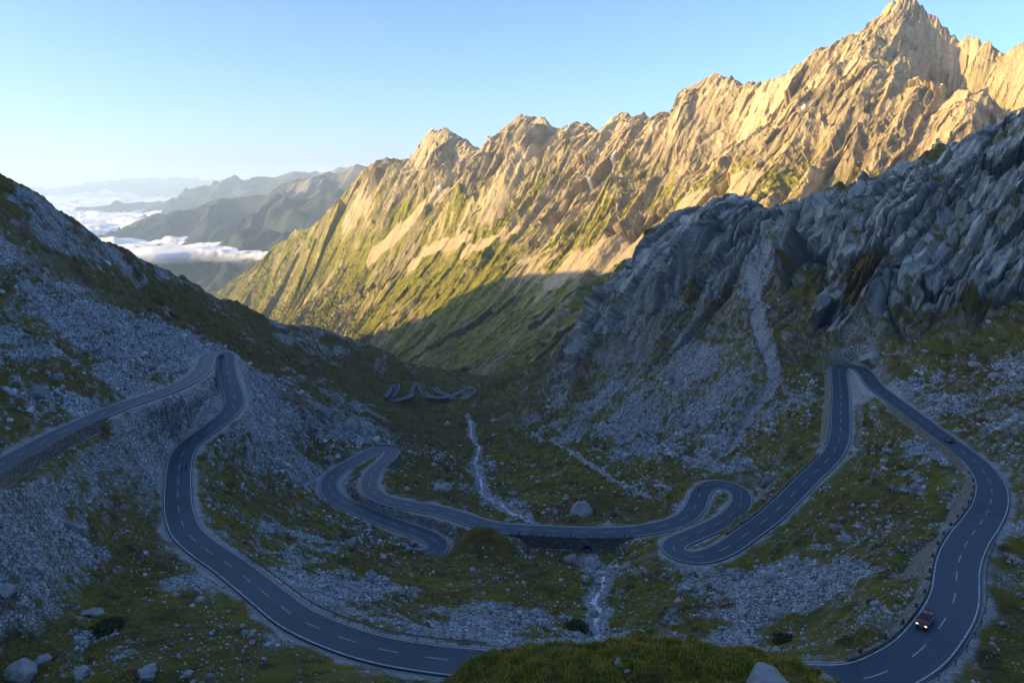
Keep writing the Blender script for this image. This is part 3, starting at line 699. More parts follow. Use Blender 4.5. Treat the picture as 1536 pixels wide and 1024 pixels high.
# small guard stones on the walls beside the right-hand road
def stones(pa, pb, side, step, label, group):
    sl = road_slice(pa, pb); p = ROAD[sl]; nr = R_N[sl]; proto = None
    for q in range(2, len(p), step):
        if proto is None:
            bm = bmesh.new(); bmesh.ops.create_cube(bm, size=1)
            for v in bm.verts:
                k = 1 - .3 * (v.co.z > 0); v.co = Vector((v.co.x * .5 * k, v.co.y * .42 * k, v.co.z * .8))
            bmesh.ops.bevel(bm, geom=bm.edges[:], offset=.07, segments=1, affect='EDGES')
            o = from_bm('guard_stone', bm, M_GSTONE); proto = o
        else:
            o = proto.copy(); COL.objects.link(o)
        o.location = (*(p[q, :2] + nr[q] * side * (HW + .38)), p[q, 2] + .72)
        o.rotation_euler = (0, 0, math.atan2(R_T[sl][q, 1], R_T[sl][q, 0]))
        o['label'] = label; o['category'] = 'guard stone'; o['group'] = group
stones((1300,1013), (1434,885), 1, 6, 'small dark guard stone on the low pale wall beside the red car', 'guard stones on the wall beside the red car')
stones((1434,880), (1484,720), 1, 7, 'small dark guard stone on the tall pale wall of the right road', 'guard stones on the tall pale wall')

# far serpentines on the valley floor
def far_road(pts, z0=-300, k=-.8, gname='road'):
    Ctl = [P(a, b, z=z0 + k * (600 - b)) for a, b in pts]
    C = catmull(Ctl, 4.0); g = sample(GZ, C[:, 0], C[:, 1]) if False else None
    return C
FAR = [[(576,598),(581,588),(586,579),(591,573),(597,576),(596,584),(591,590),(586,595),(582,599),(592,602),(607,603),(619,601),(615,594),(615,587),(619,580),(623,574),(629,576),(633,584),(637,593),(643,598),(653,602),(666,603),(676,601),(683,596),(690,589),(699,583),(709,581),(711,586),(705,593),(692,602)],
       [(649,579),(654,585),(657,592),(669,596),(683,599)]]

# ================================================================== STREAMS
def mat_water():
    m, nt, b, out = mat_new('stream_water'); n = N(nt)
    f = n.noise(1.3, 5, .7, w=1.0)
    n.l(n.ramp(f, [(.34, (.03, .04, .045)), (.44, (.25, .29, .32)), (.54, (.8, .83, .86))]), b.inputs['Base Color'])
    n.l(n.ramp(f, [(.4, .08), (.6, .6)]), b.inputs['Roughness']); b.inputs['Specular IOR Level'].default_value = .5
    n.bump(n.noise(3, 4), .1, b); return m
M_WATER = mat_water()
for s_, w0, w1, seed in ((st1, .5, .75, 1), (st2, .5, .55, 2)):
    C = catmull(s_, .8); C[:, 2] = sample(GZ, C[:, 0], C[:, 1]); t, nr = frame_of(C)
    n = len(C); u = np.arange(n)
    w = np.interp(u, [0, n - 1], [w0, w1]) * np.clip(1 + 1.3 * fbm(u / 7.0, u * 0 + seed * 9.1, 3, 91), .2, 2) * np.clip(np.minimum(u, n - 1 - u) / 8.0, .05, 1)
    cols = []
    for a in (-1, -.5, 0, .5, 1):
        xy = C[:, :2] + nr * (w * a)[:, None]
        cols.append(np.c_[xy, np.maximum(sample(GZ, xy[:, 0], xy[:, 1]), C[:, 2] - .1) + .1][:, None])
    V = np.concatenate(cols, 1)
    link('stream', new_mesh('stream', V.reshape(-1, 3), grid_faces(n, 5, True)), M_WATER, kind='structure')

# ================================================================== SUNLIT RANGE
crest_px = [(300,449,3500),(312,440,3420),(340,421,3300),(367,403,3180),(395,383,3050),(423,361,2900),(443,344,2780),(473,333,2680),(500,313,2580),(520,290,2500),(545,262,2420),(562,252,2380),(579,241,2350),(595,247,2330),(612,243,2300),(625,233,2270),(637,212,2250),(645,199,2235),(652,203,2225),(659,201,2215),(669,195,2205),(682,207,2185),(699,210,2160),(715,219,2140),(739,213,2110),(759,189,2090),(769,193,2080),(782,177,2060),(795,183,2045),(808,180,2030),(820,180,2010),(834,198,1990),(850,184,1970),(865,185,1950),(877,182,1930),(900,196,1890),(917,178,1870),(935,171,1840),(949,177,1820),(965,171,1800),(979,176,1780),(992,172,1760),(1012,178,1720),(1024,160,1700),(1050,130,1650),(1066,116,1620),(1077,108,1600),(1090,119,1585),(1098,119,1575),(1110,127,1560),(1144,125,1525),(1180,110,1490),(1195,96,1475),(1222,75,1450),(1240,73,1440),(1262,62,1430),(1279,50,1420),(1286,55,1415),(1300,42,1410),(1320,22,1405),(1337,5,1400),(1355,-2,1400),(1375,0,1400),(1390,18,1400),(1402,23,1400),(1430,53,1400),(1440,60,1395),(1453,52,1385),(1466,64,1375),(1485,60,1350),(1492,82,1340),(1498,92,1330),(1510,78,1300),(1536,63,1260),(1580,40,1220),(1650,20,1180)]
_py = np.array([c[1] for c in crest_px], float); _pe = _py + .4 * np.where(np.arange(len(_py)) < 44, _py - smooth(_py[:, None], 4, 2)[:, 0], 0)
crest_px = [(c[0], float(v), c[2]) for c, v in zip(crest_px, _pe)]
a_ctl = [P(*c) for c in crest_px]
for c in crest_px[::3]:
    p = P(*c); a_ctl.append(np.array([p[0] + 150, p[1] + 190, p[2] - 190]))
for a in [(600,400,1900),(680,400,1720),(760,410,1470),(800,412,1400),(900,412,1250),(930,300,1500),(800,300,1750),(700,300,1900),(600,310,2080),(500,400,2200),(450,440,2350),(400,430,2700),(1000,350,1220),(1200,325,1000),(1100,250,1270),(1000,270,1440),(1100,330,1100),(1300,250,1030),(1400,330,850),(1500,190,1150),(1470,140,1310),
          (1300,400,780),(1000,450,980),(850,470,1120),(700,500,1330),(640,545,1260),(750,560,1020),(560,548,1500),(500,530,1800),(420,500,2300),(380,490,2600),(330,480,3000),(600,470,1650),(680,455,1530),(540,450,1900),(1150,180,1400),(1220,160,1270),(1280,140,1220),(870,250,1700),
          (1352,50,1340),(1364,90,1235),(1367,130,1160),(1367,180,1090),(1356,225,1035),(1342,260,1000),
          (1395,120,1340),(1395,90,1370),(1400,170,1310),(1410,210,1300),(1440,150,1340),(1440,200,1310),(1405,250,1240),(1432,250,1240),(1462,110,1330),(1480,160,1270),(1330,110,1260),(1310,180,1150)]: a_ctl.append(P(*a))
A_RBF = RBF(a_ctl, 0.0, 1.0)
cr = np.array([P(*c) for c in crest_px]); caz = np.arctan2(cr[:, 0], cr[:, 1]); crr = np.hypot(cr[:, 0], cr[:, 1])
AA = np.linspace(math.radians(-24.8), math.radians(41), 1180); 
rc = np.interp(AA, caz, crr)
TT = np.r_[np.linspace(.40, 1.0, 640) , 1 + np.linspace(.004, .16, 34)]
RA = rc[None] * TT[:, None]; AX = (RA * np.sin(AA)[None]).astype(F4); AY = (RA * np.cos(AA)[None]).astype(F4)
NT, NB = RA.shape
ci2 = np.minimum(np.arange(0, NT + 3, 3), NT - 1); cj2 = np.minimum(np.arange(0, NB + 3, 3), NB - 1)
AZ0 = upsample(A_RBF(AX[np.ix_(ci2, cj2)], AY[np.ix_(ci2, cj2)]), NT, NB, 3)
AZ = AZ0.copy()
dcr = (rc[None] - RA) ; dcr = np.abs(dcr).astype(F4)
sx, sy = .79, -.61
s_ = AX * sx + AY * sy; d_ = AX * -.61 + AY * -.79
wp = fbm(AX / 260, AY / 260, 4, 101) * 70; wq = fbm(AX / 90, AY / 90, 3, 103) * 26
rel = np.clip((AZ0 + 330) / 420, 0, 1)              # 0 in the valley, 1 at the crests
upper = sstep(.32, .8, rel + fbm(AX / 300, AY / 300, 3, 105) * .18)
r1 = ridged((s_ + wp) / 210, (d_ + wp) / 800, 5, 107, .5) - .42
r2 = ridged((s_ + wq) / 66, (d_ + wq * 2) / 330, 4, 109, .5) - .42
r3 = ridged((s_ + wq * .5) / 22, (d_ + wq) / 55, 4, 111, .6) - .4
wj = fbm(AX / 26, AY / 26, 4, 112) * 3
sF = AX * .53 - AY * .85; dF = -.85 * AX - .53 * AY
hA, eA, iA = facet((sF + wq * .5 + wj) / 95, (dF + wq + wj) / 230, 113, 1.1, .28)
hB, eB, iB = facet((sF + wq * .3 + wj) / 36, (dF + wq * .5 + wj) / 90, 114, 1.1, .25)
hC, eC, iC = facet((sF + wj) / 13, (dF + wj) / 32, 116, 1.2, .35)
damp = sstep(0, 130, dcr)
nb = 1 - sstep(40, 330, dcr)
AZ += (r1 - .16 * nb) * 88 * (.45 + .55 * upper) * damp
rt = 1 - .55 * sstep(150, 420, AX)
rA = ridged((s_ + wp * .45 + wq * .3) / 125, (d_ + wp) / 1500, 4, 151, .45) - .5
rB = ridged((s_ + wq * .5) / 47, (d_ + wq) / 620, 4, 153, .45) - .5
rC = ridged((s_ + wq * .3) / 17, (d_ + wq) / 210, 3, 155, .5) - .5
AZ += ((rA - .12 * nb) * 52 + (rB - .1 * nb) * 24 + rC * 8) * rt * (.55 + .45 * upper) * (.1 + .9 * damp)
q_ = hA * 34 * (.4 + .6 * upper) * damp
q_ = q_ + (hB * 8 * (.2 + .8 * damp) + hC * 5) * (.35 + .65 * upper) * (.45 + .55 * sstep(0, 40, dcr))
AZ += fbm(AX / 14, AY / 14, 4, 115, .6) * 5 * (.4 + .6 * upper)
# scree chutes: smooth aprons under the walls
scn_ = fbm((s_ + wp) / 150, (d_ + wp * 1.5) / 650, 4, 117) + .25 * fbm(AX / 40, AY / 40, 3, 119)
ADX = -.40 * q_; ADY = -.52 * q_; AZ += .75 * q_
sw = s_ + wq * .6
spk = (ridged(sw / 42, d_ / 900, 3, 141, .6) - .5) * 15 + (ridged(sw / 15, d_ / 400, 3, 143, .6) - .5) * 10
AZ += spk * np.exp(-dcr / 70) * sstep(-200, -40, AZ0)
scree = sstep(.16, .3, scn_) * sstep(.22, .45, rel) * (1 - sstep(.62, .85, rel))
def chute(p1, p2, w, y1, y2):
    a = P(*p1, y1); b = P(*p2, y2)
    d, arc = seg_dist(AX, AY, [a, b]); L = math.hypot(*(b - a)[:2])
    return 1 - sstep(w * (.3 + .7 * .5), w, d + fbm(AX / 30, AY / 30, 3, 121) * w * .5 - (arc / L) * w * .35)
for c in (((715,262),(560,352),22,1990,2020), ((1000,330),(850,398),42,1280,1330), ((905,400),(845,398),24,1270,1330), ((1120,300),(960,345),26,1150,1290), ((770,345),(700,365),16,1640,1720), ((700,352),(620,385),14,1760,1850), ((1480,160),(1530,150),60,1100,1120)):
    scree = np.maximum(scree, chute(*c))
AZ = AZ * (1 - .55 * scree) + smooth(smooth(AZ, 7, 2).T.copy(), 7, 2).T * .55 * scree
g0 = np.gradient(AZ, axis=0) / np.gradient(RA, axis=0); g1 = np.gradient(AZ, axis=1) / (np.gradient(AA)[None] * RA)
sl = np.hypot(g0, g1)
gn = fbm(AX / 120, AY / 120, 5, 123, .6)
agr = sstep(-.1, .22, 1.14 - rel * 1.12 + gn * 1.15 - np.clip(sl - .75, -.3, 1) * .45) * (1 - scree)
agr *= 1 - sstep(.78, .95, rel) * .9
agr *= 1 - .85 * sstep(.12, .3, r3 + .6 * r2) * sstep(-.1, .2, fbm(AX / 200, AY / 200, 3, 145))
snow = np.zeros_like(AZ)
for px, py, Y, rr, el in ((1208,158,1290,3,3.5),(917,245,1640,4,4.5),(884,272,1640,4,1.4),(657,282,1960,5,1.6)):
    d = ray(px, py); d = d / np.hypot(d[0], d[1]); tt = np.linspace(700, 2600, 4000)
    ja = int(np.argmin(np.abs(AA - math.atan2(d[0], d[1])))); zz = np.interp(tt, RA[:, ja], AZ[:, ja]); k = np.argmax(zz >= d[2] * tt)
    c = d * tt[k]; ds = (AX - c[0]) * sx + (AY - c[1]) * sy; dd = (AX - c[0]) * -.61 + (AY - c[1]) * -.79
    snow = np.maximum(snow, 1 - sstep(.7, 1.1, np.hypot(ds / rr, dd / (rr * el)) + fbm(AX / 9, AY / 9, 2, 125) * .3))
fs_ = 1 - .55 * scree
me = new_mesh('mountain_range', np.stack([AX + ADX * fs_, AY + ADY * fs_, AZ], -1).reshape(-1, 3), grid_faces(NT, NB, True), False)
add_attr(me, 'mask', np.stack([agr, scree, snow, np.clip(.5 + (iA - .5) * .4 + (iB - .5) * .45 + (iC - .5) * .4 + fbm((s_ + wq) / 7, (d_ + wq) / 60, 4, 147, .6) * .7, 0, 1)], -1).reshape(-1, 4))
link('mountain_range', me, M_RANGE, kind='structure')

def hit_range(px, py):
    d = ray(px, py); d = d / np.hypot(d[0], d[1]); tt = np.linspace(700, 3600, 6000)
    ja = int(np.argmin(np.abs(AA - math.atan2(d[0], d[1])))); zz = np.interp(tt, RA[:, ja], AZ0[:, ja], left=-2000)
    m = zz >= d[2] * tt
    k = np.argmax(m) if m.any() else len(tt) - 1
    return d * tt[k]

# ================================================================== SUN and the mountain that shades the valley
SUN_EL = math.radians(13.0); SH = np.array([-.962, -.272])
SUN = Vector((SH[0] * math.cos(SUN_EL), SH[1] * math.cos(SUN_EL), math.sin(SUN_EL)))
term = [(500,521),(560,506),(600,491),(640,476),(680,456),(720,431),(760,416),(790,409),(840,408),(900,408),(930,403)]
crest = []
for px, py in term:
    p = hit_range(px, py)
    t = (p[0] + .88 * p[1] + 120) / (-SH[0] - .88 * SH[1] * -1 if False else (.962 + .88 * .272))
    t = max(t, 200)
    # place on the line x = -(.88 y + 120)
    t = (p[0] + .88 * p[1] + 120) / (.962 + .88 * .272)
    q = p + np.array([SH[0] * t, SH[1] * t, t * math.tan(SUN_EL)]); crest.append(q)
crest.sort(key=lambda q: q[1])
c0 = crest[0]
line = [np.array([-420., -500., 420.]), np.array([-560., -100., 400.]), np.array([-640., 150., 330.]), np.array([-720., 400., 240.])]
line = [l for l in line if l[1] < c0[1] - 100] + [crest[0]] + crest[1:]
last = line[-1]; line += [last + np.array([-350, 450, -160]), last + np.array([-800, 1000, -500])]
line = np.array(line)
C = catmull(line, 25.0); t, nr = frame_of(C)
print('CREST', line.round(0).tolist())
offs = np.r_[-np.linspace(1, .03, 24), 0, np.linspace(.05, 1, 26)]   # towards the valley .. away from it
ext = np.interp(C[:, 1], [-500, 300, 700, 1100], [250, 280, 330, 600])
cols = []
for u in offs:
    o = u * (ext if u < 0 else 420.0)
    xy = C[:, :2] + nr * (o[:, None] if u < 0 else o)
    n1 = ridged(xy[:, 0] / 120, xy[:, 1] / 120, 4, 131) - .4
    cols.append(np.c_[xy, C[:, 2] - np.abs(o) * .85 + n1 * 60 * np.clip(np.abs(o) / 120, 0, 1)][:, None])
V = np.concatenate(cols, 1)
me = new_mesh('mountain', V.reshape(-1, 3), grid_faces(len(C), len(offs), True))
add_attr(me, 'mask', np.full((len(me.vertices), 4), .35, F4)); link('mountain', me, M_RANGE, kind='structure')

# ================================================================== FAR RANGES, VALLEY FLOOR, CLOUD SEA
def ridge(name, pts, Y, front, back, slope, nz, seed, cols=420, rows=120):
    p = np.array([P(a, b, Y if not isinstance(Y, (list, tuple)) else Y[0] + (Y[1] - Y[0]) * i / (len(pts) - 1)) for i, (a, b) in enumerate(pts)])
    s = np.linspace(0, 1, cols); k = np.linspace(0, 1, len(p))
    C = np.stack([np.interp(s, k, p[:, i]) for i in range(3)], 1)
    v = np.r_[-np.linspace(1, .0, rows)[:-1], np.linspace(0, 1, 24)]
    vv = np.where(v < 0, v * front, v * back)
    X = C[None, :, 0] + vv[:, None] * -.25 * -1; Yy = C[None, :, 1] + vv[:, None]
    X = X + 0 * Yy
    dd = np.abs(vv)[:, None]
    w = fbm(X / nz, Yy / nz, 3, seed) * nz * .3
    rr = ridged((X + w) / nz, (Yy + w) / (nz * 1.6), 6, seed + 3, .5) - .45
    Z = C[None, :, 2] - dd * slope + rr * nz * .42 * np.clip(dd / (nz * .5), 0.03, 1)
    me = new_mesh(name, np.stack([X, Yy, Z], -1).reshape(-1, 3), grid_faces(len(vv), cols, True))
    rk = sstep(-.1, .5, fbm(X / nz, Yy / nz, 4, seed + 9) + (Z / 600) + .1)
    z0 = np.zeros_like(rk); add_attr(me, 'mask', np.stack([z0, rk, z0, z0], -1).reshape(-1, 4))
    return link(name, me, M_HILL, kind='structure')
ridge('distant_hills', [(183,352),(190,347),(205,338),(220,327),(233,320),(247,321),(262,321),(280,315),(300,310),(318,301),(333,298),(350,297),(367,295),(385,292),(400,293),(413,285),(430,275),(447,271),(467,267),(480,262),(493,257),(505,262),(520,256),(535,246),(550,250),(570,246),(640,240),(720,250)], [6200,5600], 2600, 900, .42, 620, 201)
ridge('distant_hills', [(118,320),(125,318),(150,310),(175,307),(197,305),(213,302),(228,305),(243,303),(265,296),(290,290),(305,285),(320,280),(333,277),(348,274),(363,270),(378,268),(393,265),(405,266),(420,265),(432,260),(443,257),(455,260),(467,262),(490,258),(530,252),(600,255)], [11000,9500], 2600, 1500, .33, 1000, 211)
ridge('distant_hills', [(340,361),(352,354),(360,351),(370,353),(385,353),(400,355),(415,352),(440,350),(480,345)], [5000,4300], 900, 500, .5, 300, 221, 160, 70)
ridge('distant_mountains', [(120,279),(140,277),(150,275),(155,272),(160,275),(180,276),(195,272),(205,270),(213,267),(222,270),(228,272),(240,270),(250,268),(258,267),(268,271),(278,274),(290,270),(300,272),(312,273),(330,271),(345,273),(360,277)], 23000, 2500, 1500, .14, 1100, 231, 300, 40)

# valley floor far below, under the cloud sea
vx, vy = np.meshgrid(np.linspace(-9000, 9000, 160), np.linspace(-1500, 14000, 160))
vz = -900 + fbm(vx / 1500, vy / 1500, 4, 241) * 130
me = new_mesh('valley_floor', np.stack([vx, vy, vz], -1).reshape(-1, 3), grid_faces(160, 160)); add_attr(me, 'mask', np.zeros((160 * 160, 4), F4))
link('valley_floor', me, M_HILL, kind='structure')

def mat_clouds():
    m, nt, b, out = mat_new('valley_clouds'); n = N(nt)
    b.inputs['Base Color'].default_value = (.97, .96, .95, 1); b.inputs['Roughness'].default_value = 1; b.inputs['Specular IOR Level'].default_value = 0
    b.inputs['Subsurface Weight'].default_value = 0
    al, _, _, _ = n.attr('mask'); tr = n.node('ShaderNodeBsdfTransparent'); m2 = n.node('ShaderNodeMixShader')
    n.l(al, m2.inputs[0]); n.l(tr.outputs[0], m2.inputs[1]); n.l(b.outputs[0], m2.inputs[2]); n.l(m2.outputs[0], out.inputs['Surface'])
    return m
fa = np.radians(np.linspace(-50, 8, 620)); fr = np.exp(np.linspace(math.log(2800), math.log(58000), 520))
FR, FA = np.meshgrid(fr, fa, indexing='ij'); fx = (FR * np.sin(FA)).astype(F4); fy = (FR * np.cos(FA)).astype(F4)
sc = np.clip(FR / 5000, .7, 5).astype(F4)
wv = fbm(fx / 1200, fy / 1200, 3, 251) * 350
bil = 1 - np.abs(fbm((fx + wv) / 520 , (fy + wv) / 420, 5, 253, .55)) * 2
lng = fbm((fx + wv) / 2600, (fy + wv) / 900, 4, 255)
fz = -425 + (bil - .5) * 34 * np.clip(sc, .7, 2.2) + lng * 95 * np.clip(sc, 1, 1.8)
cov = lng + .5 * fbm((fx + wv) / 700, (fy + wv) / 400, 5, 257, .6)
edge = sstep(3300, 4700, fy + wv * 1.4)
al = sstep(-.02, .4, cov * .9 + edge * 1.3 - .45)
fz = fz - (1 - al) * 40
me = new_mesh('clouds', np.stack([fx, fy, fz], -1).reshape(-1, 3), grid_faces(520, 620, True)); add_attr(me, 'mask', np.stack([al, al, al, al], -1).reshape(-1, 4))
link('clouds', me, mat_clouds(), kind='stuff', label='white sea of valley clouds reaching to the horizon between the blue hills', category='clouds')  # the cloud sea, modelled as a surface mesh inside the haze box

# ================================================================== far serpentine roads
for pts in FAR:
    C = catmull([hit(a, b, GZ, 600) for a, b in pts], 4.0)
    C[:, 2] = smooth(C[:, 2:3], 6, 3)[:, 0]; C[:, :2] = smooth(C[:, :2], 2, 1)
    C[:, 2] = np.maximum(C[:, 2], sample(GZ, C[:, 0], C[:, 1])) + .7
    t, nr = frame_of(C)
    r = link('road', new_mesh('road', *ribbon(C, nr, [3.2, 2.9, 0, -2.9, -3.2], [-1.2, 0, .05, 0, -1.2]), False), M_ASPH, kind='structure')
    for sg in (1, -1):
        link('edge_line', new_mesh('edge_line', *ribbon(C, nr, [sg * 2.6 + .18, sg * 2.6 - .18], [.07, .07]), False), M_LINE, r)

# ================================================================== ROCKS
def ico(sub, seed, amp=.28, flat=.75):
    bm = bmesh.new(); bmesh.ops.create_icosphere(bm, subdivisions=sub, radius=1)
    V = np.array([v.co[:] for v in bm.verts]); Fc = np.array([[v.index for v in f.verts] for f in bm.faces]); bm.free()
    r = np.random.default_rng(seed)
    # chop with random planes for angular faces
    for _ in range(9):
        n = r.standard_normal(3); n /= np.linalg.norm(n); h = r.uniform(.55, .88)
        d = V @ n; V = V - np.clip(d - h, 0, None)[:, None] * n
    if sub > 1:
        V *= (1 + amp * .35 * np.array([perlin(np.array([p[0] * 2.3 + seed]), np.array([p[1] * 2.3 + p[2] * 1.7]), seed)[0] for p in V]))[:, None]
    V *= np.array([1, r.uniform(.65, 1), flat * r.uniform(.7, 1)])
    return V, Fc
def scatter(n, smin, smax, power, protos, seed, keep):
    r = np.random.default_rng(seed)
    az = r.uniform(math.radians(-41), math.radians(41), n * 3); lr = r.uniform(math.log(78), math.log(520), n * 3)
    lr = np.where(r.random(n * 3) < .7, r.uniform(math.log(80), math.log(330), n * 3), lr)
    rr = np.exp(lr); px_, py_ = rr * np.sin(az), rr * np.cos(az)
    m = keep(px_, py_, r); px_, py_, rr = px_[m][:n], py_[m][:n], rr[m][:n]; n = len(px_)
    s = smin * (1 - r.random(n) * (1 - (smin / smax) ** power)) ** (-1 / power) * np.clip(rr / 170, .55, 2.2) * np.exp(1.0 * fbm(px_ / 28, py_ / 28, 3, 331))
    pz = sample(GZ, px_, py_) + s * .12
    q = r.standard_normal((n, 4)); q[:, 1:3] *= .35; q /= np.linalg.norm(q, axis=1)[:, None]
    w_, a, b, c = q.T
    Rm = np.stack([1 - 2 * (b * b + c * c), 2 * (a * b - w_ * c), 2 * (a * c + w_ * b), 2 * (a * b + w_ * c), 1 - 2 * (a * a + c * c), 2 * (b * c - w_ * a), 2 * (a * c - w_ * b), 2 * (b * c + w_ * a), 1 - 2 * (a * a + b * b)], 1).reshape(-1, 3, 3)
    vs, fs, base = [], [], 0; which = r.integers(0, len(protos), n)
    for k, (V, Fc) in enumerate(protos):
        i = np.where(which == k)[0]
        W = np.einsum('nij,vj->nvi', Rm[i], V) * s[i][:, None, None] + np.stack([px_[i], py_[i], pz[i]], 1)[:, None]
        f = Fc[None] + (np.arange(len(i)) * len(V))[:, None, None] + base
        vs.append(W.reshape(-1, 3)); fs.append(f.reshape(-1, 3)); base += len(i) * len(V)
    return np.vstack(vs), np.vstack(fs)
def rock_keep(bias):
    def f(px_, py_, r):
        _, _, d, _ = road_query(px_, py_)
        v = sample(veg, px_, py_); c = sample(CR_, px_, py_); pl = sample(PALE, px_, py_)
        prob = np.clip((1 - v) * 1.0 + bias, 0, 1) * (1 - .75 * c) * (1 - .5 * pl)
        cl = fbm(px_ / 14, py_ / 14, 3, 301)
        return (d > HW + 2.2) & (r.random(len(px_)) < prob * np.clip(.5 + cl * 1.5, .05, 1))
    return f
small = [ico(1, 400 + i) for i in range(10)]
V, Fc = scatter(95000, .14, .95, 1.9, small, 11, rock_keep(.12))
link('rubble', new_mesh('rubble', V, Fc, False), M_ROCKD, kind='stuff', label='grey rubble and stones strewn over the valley slopes', category='rubble')
mid_p = [ico(2, 450 + i) for i in range(10)]
V, Fc = scatter(2200, .6, 1.7, 2.4, mid_p, 13, rock_keep(.06))
link('rubble', new_mesh('rubble', V, Fc, False), M_ROCK, kind='stuff', label='larger grey stones strewn among the valley rubble', category='rubble')

def boulder(px, py, wpx, label, seed, flat=.75, sub=3, name='boulder', mat=None, y0=60, sink=.25, sy=None):
    h = hit(px, py, GZ, y0); dist = np.linalg.norm(h); s = wpx / FPX * dist / 2
    V, Fc = ico(sub + 1, seed, .5, flat); V = V * s
    if sy: V[:, 1] *= sy
    V += (np.array([fbm(V[:, 0] / s * 2 + seed, V[:, 1] / s * 2 + V[:, 2] / s * 1.3, 3, seed)]).T * s * .12)
    V[:, 2] -= V[:, 2].min() * (1 - sink) * 0
    o = link(name, new_mesh(name, V, Fc, False), mat or M_ROCK, label=label, category='rock' if name != 'boulder' else 'boulder', group='large rocks among the rubble')
    o.location = (h[0], h[1], h[2] + s * flat * (.05 if 'outcrop' in label else .3)); o.rotation_euler = (0, 0, seed * 1.7)
    return o
BO = [(1152,1040,84,'large pale lichen spotted boulder on the grassy foreground knoll',.5,22),
      (1238,1022,24,'small stone half sunk at the right end of the foreground knoll',.5,22),
      (927,995,13,'small grey stone standing in the grass of the foreground knoll',1.0,22),
      (940,1008,9,'tiny grey stone below another in the foreground knoll grass',.9,22),
      (1158,870,26,'upright blocky boulder in the rubble below the lower right hairpin',.95,60),
      (1163,922,30,'broad pale boulder in the rubble above the foreground knoll',.7,60),
      (1266,810,20,'rounded pale boulder on the grass between the right-hand roads',.75,60),
      (1249,791,11,'small white boulder above a rounded pale one between the right-hand roads',.8,60),
      (1330,677,13,'dark flat boulder in the field under the dark car',.6,60),
      (1207,608,17,'flat white slab of rock in the scree beside the high right hairpin',.45,60),
      (1151,713,12,'white boulder on the slope above the diagonal straight',.8,60),
      (1138,715,12,'grey boulder beside a white one above the diagonal straight',.8,60),
      (1428,565,10,'small white block on the heath above the dark car',.6,60),
      (1462,549,19,'long white slab on the heath at the top right',.5,60),
      (120,797,20,'pale boulder on the grassy rise under the left retaining wall',.7,60),
      (36,1014,40,'large angular boulder in the bottom left corner',.7,60),
      (62,992,24,'flat pale boulder behind the large bottom left boulder',.5,60),
      (122,1014,34,'dark rounded boulder at the bottom edge beside the bottom left corner',.7,60),
      (222,1012,28,'pointed grey boulder at the bottom edge of the lower left field',.8,60),
      (282,1012,15,'small pale boulder near the bottom edge of the lower left field',.7,60),
      (298,901,16,'white wedge shaped boulder in the grass left of the lower road',.6,60),
      (140,921,30,'low broad boulder in the lower left field',.5,60),
      (12,888,32,'low grey slab at the left edge of the lower field',.5,60),
      (692,915,13,'pale oval boulder in the rubble above the lower left road',.7,60),
      (708,855,13,'dark grey boulder on the green slope under the small hairpin',.6,60),
      (795,837,11,'flat pale stone on the slope below the bridge',.5,60),
      (885,853,30,'big rounded dark boulder beside the small waterfall',.85,60),
      (856,843,22,'split slab of rock left of the small waterfall',1.1,60),
      (892,1000-48,20,'dark wet boulder in the foot of the stream above the knoll',.6,60),
      (872,768,40,'steep pale rock outcrop in the brown hillock beyond the bridge',.85,205),
      (527,642,30,'tall smooth rock outcrop on the left valley side',1.3,200),
      (665,733,36,'low rounded rock outcrop above the bridge approach road',.6,205),
      (1310,538,40,'leaning grey rock outcrop behind the high right hairpin',.6,200),
      (912,788,13,'small dark boulder on the verge beyond the bridge',.7,205)]
for i, (a, b, w, lb, fl, y0) in enumerate(BO):
    nm = 'rock_outcrop' if 'outcrop' in lb else 'boulder'
    boulder(a, b, w, lb, 500 + i, fl, 3, nm, y0=y0)

# ================================================================== VEGETATION
def mat_leaf(name, a, b):
    m, nt, bs, out = mat_new(name); n = N(nt); g = n.node('ShaderNodeNewGeometry')
    n.l(n.mix(g.outputs['Random Per Island'], a, b), bs.inputs['Base Color']); bs.inputs['Roughness'].default_value = .8
    return m
M_GRASS, nt, b_, _ = mat_new('knoll_grass'); n = N(nt); g_ = n.node('ShaderNodeNewGeometry')
n.l(n.mix(n.math('MULTIPLY', g_.outputs['Random Per Island'], .4), n.ramp(n.attr('tone')[0], [(.15, (.09, .14, .008)), (.45, (.27, .28, .012)), (.62, (.4, .31, .03)), (.85, (.42, .26, .06))]), (.5, .42, .11)), b_.inputs['Base Color'])
M_BUSH = mat_leaf('bush_leaves', (.02, .03, .007), (.075, .09, .018)); M_FOREST = mat_leaf('forest_needles', (.022, .034, .008), (.06, .075, .018))
M_STEM = simple_mat('bush_stem', (.06, .045, .03))
# knoll grass: bent blades
n = 70000; r = np.random.default_rng(5)
gx = r.uniform(-4.5, 17, n); gy = r.uniform(22.5, 33.5, n); gz = sample(GZ, gx, gy)
kk = sample(KN, gx, gy) > .6; cl = fbm(gx / 1.1, gy / 1.1, 3, 311)
kk &= r.random(n) < np.clip(.55 + cl * 1.2, .1, 1)
gx, gy, gz, cl = gx[kk], gy[kk], gz[kk], cl[kk]; n = len(gx)
hgt = r.uniform(.07, .24, n) * np.clip(1 + cl * 1.5, .3, 2); th_ = r.uniform(0, 2 * math.pi, n); ln = r.uniform(.1, .55, n) * hgt; wd = r.uniform(.012, .026, n)
bx, by = np.cos(th_), np.sin(th_); lx = np.cos(th_ + 1.57 + r.uniform(-.6, .6, n)) * ln; ly = np.sin(th_ + 1.57 + r.uniform(-.6, .6, n)) * ln
p0 = np.stack([gx - bx * wd, gy - by * wd, gz - .03], 1); p1 = np.stack([gx + bx * wd, gy + by * wd, gz - .03], 1)
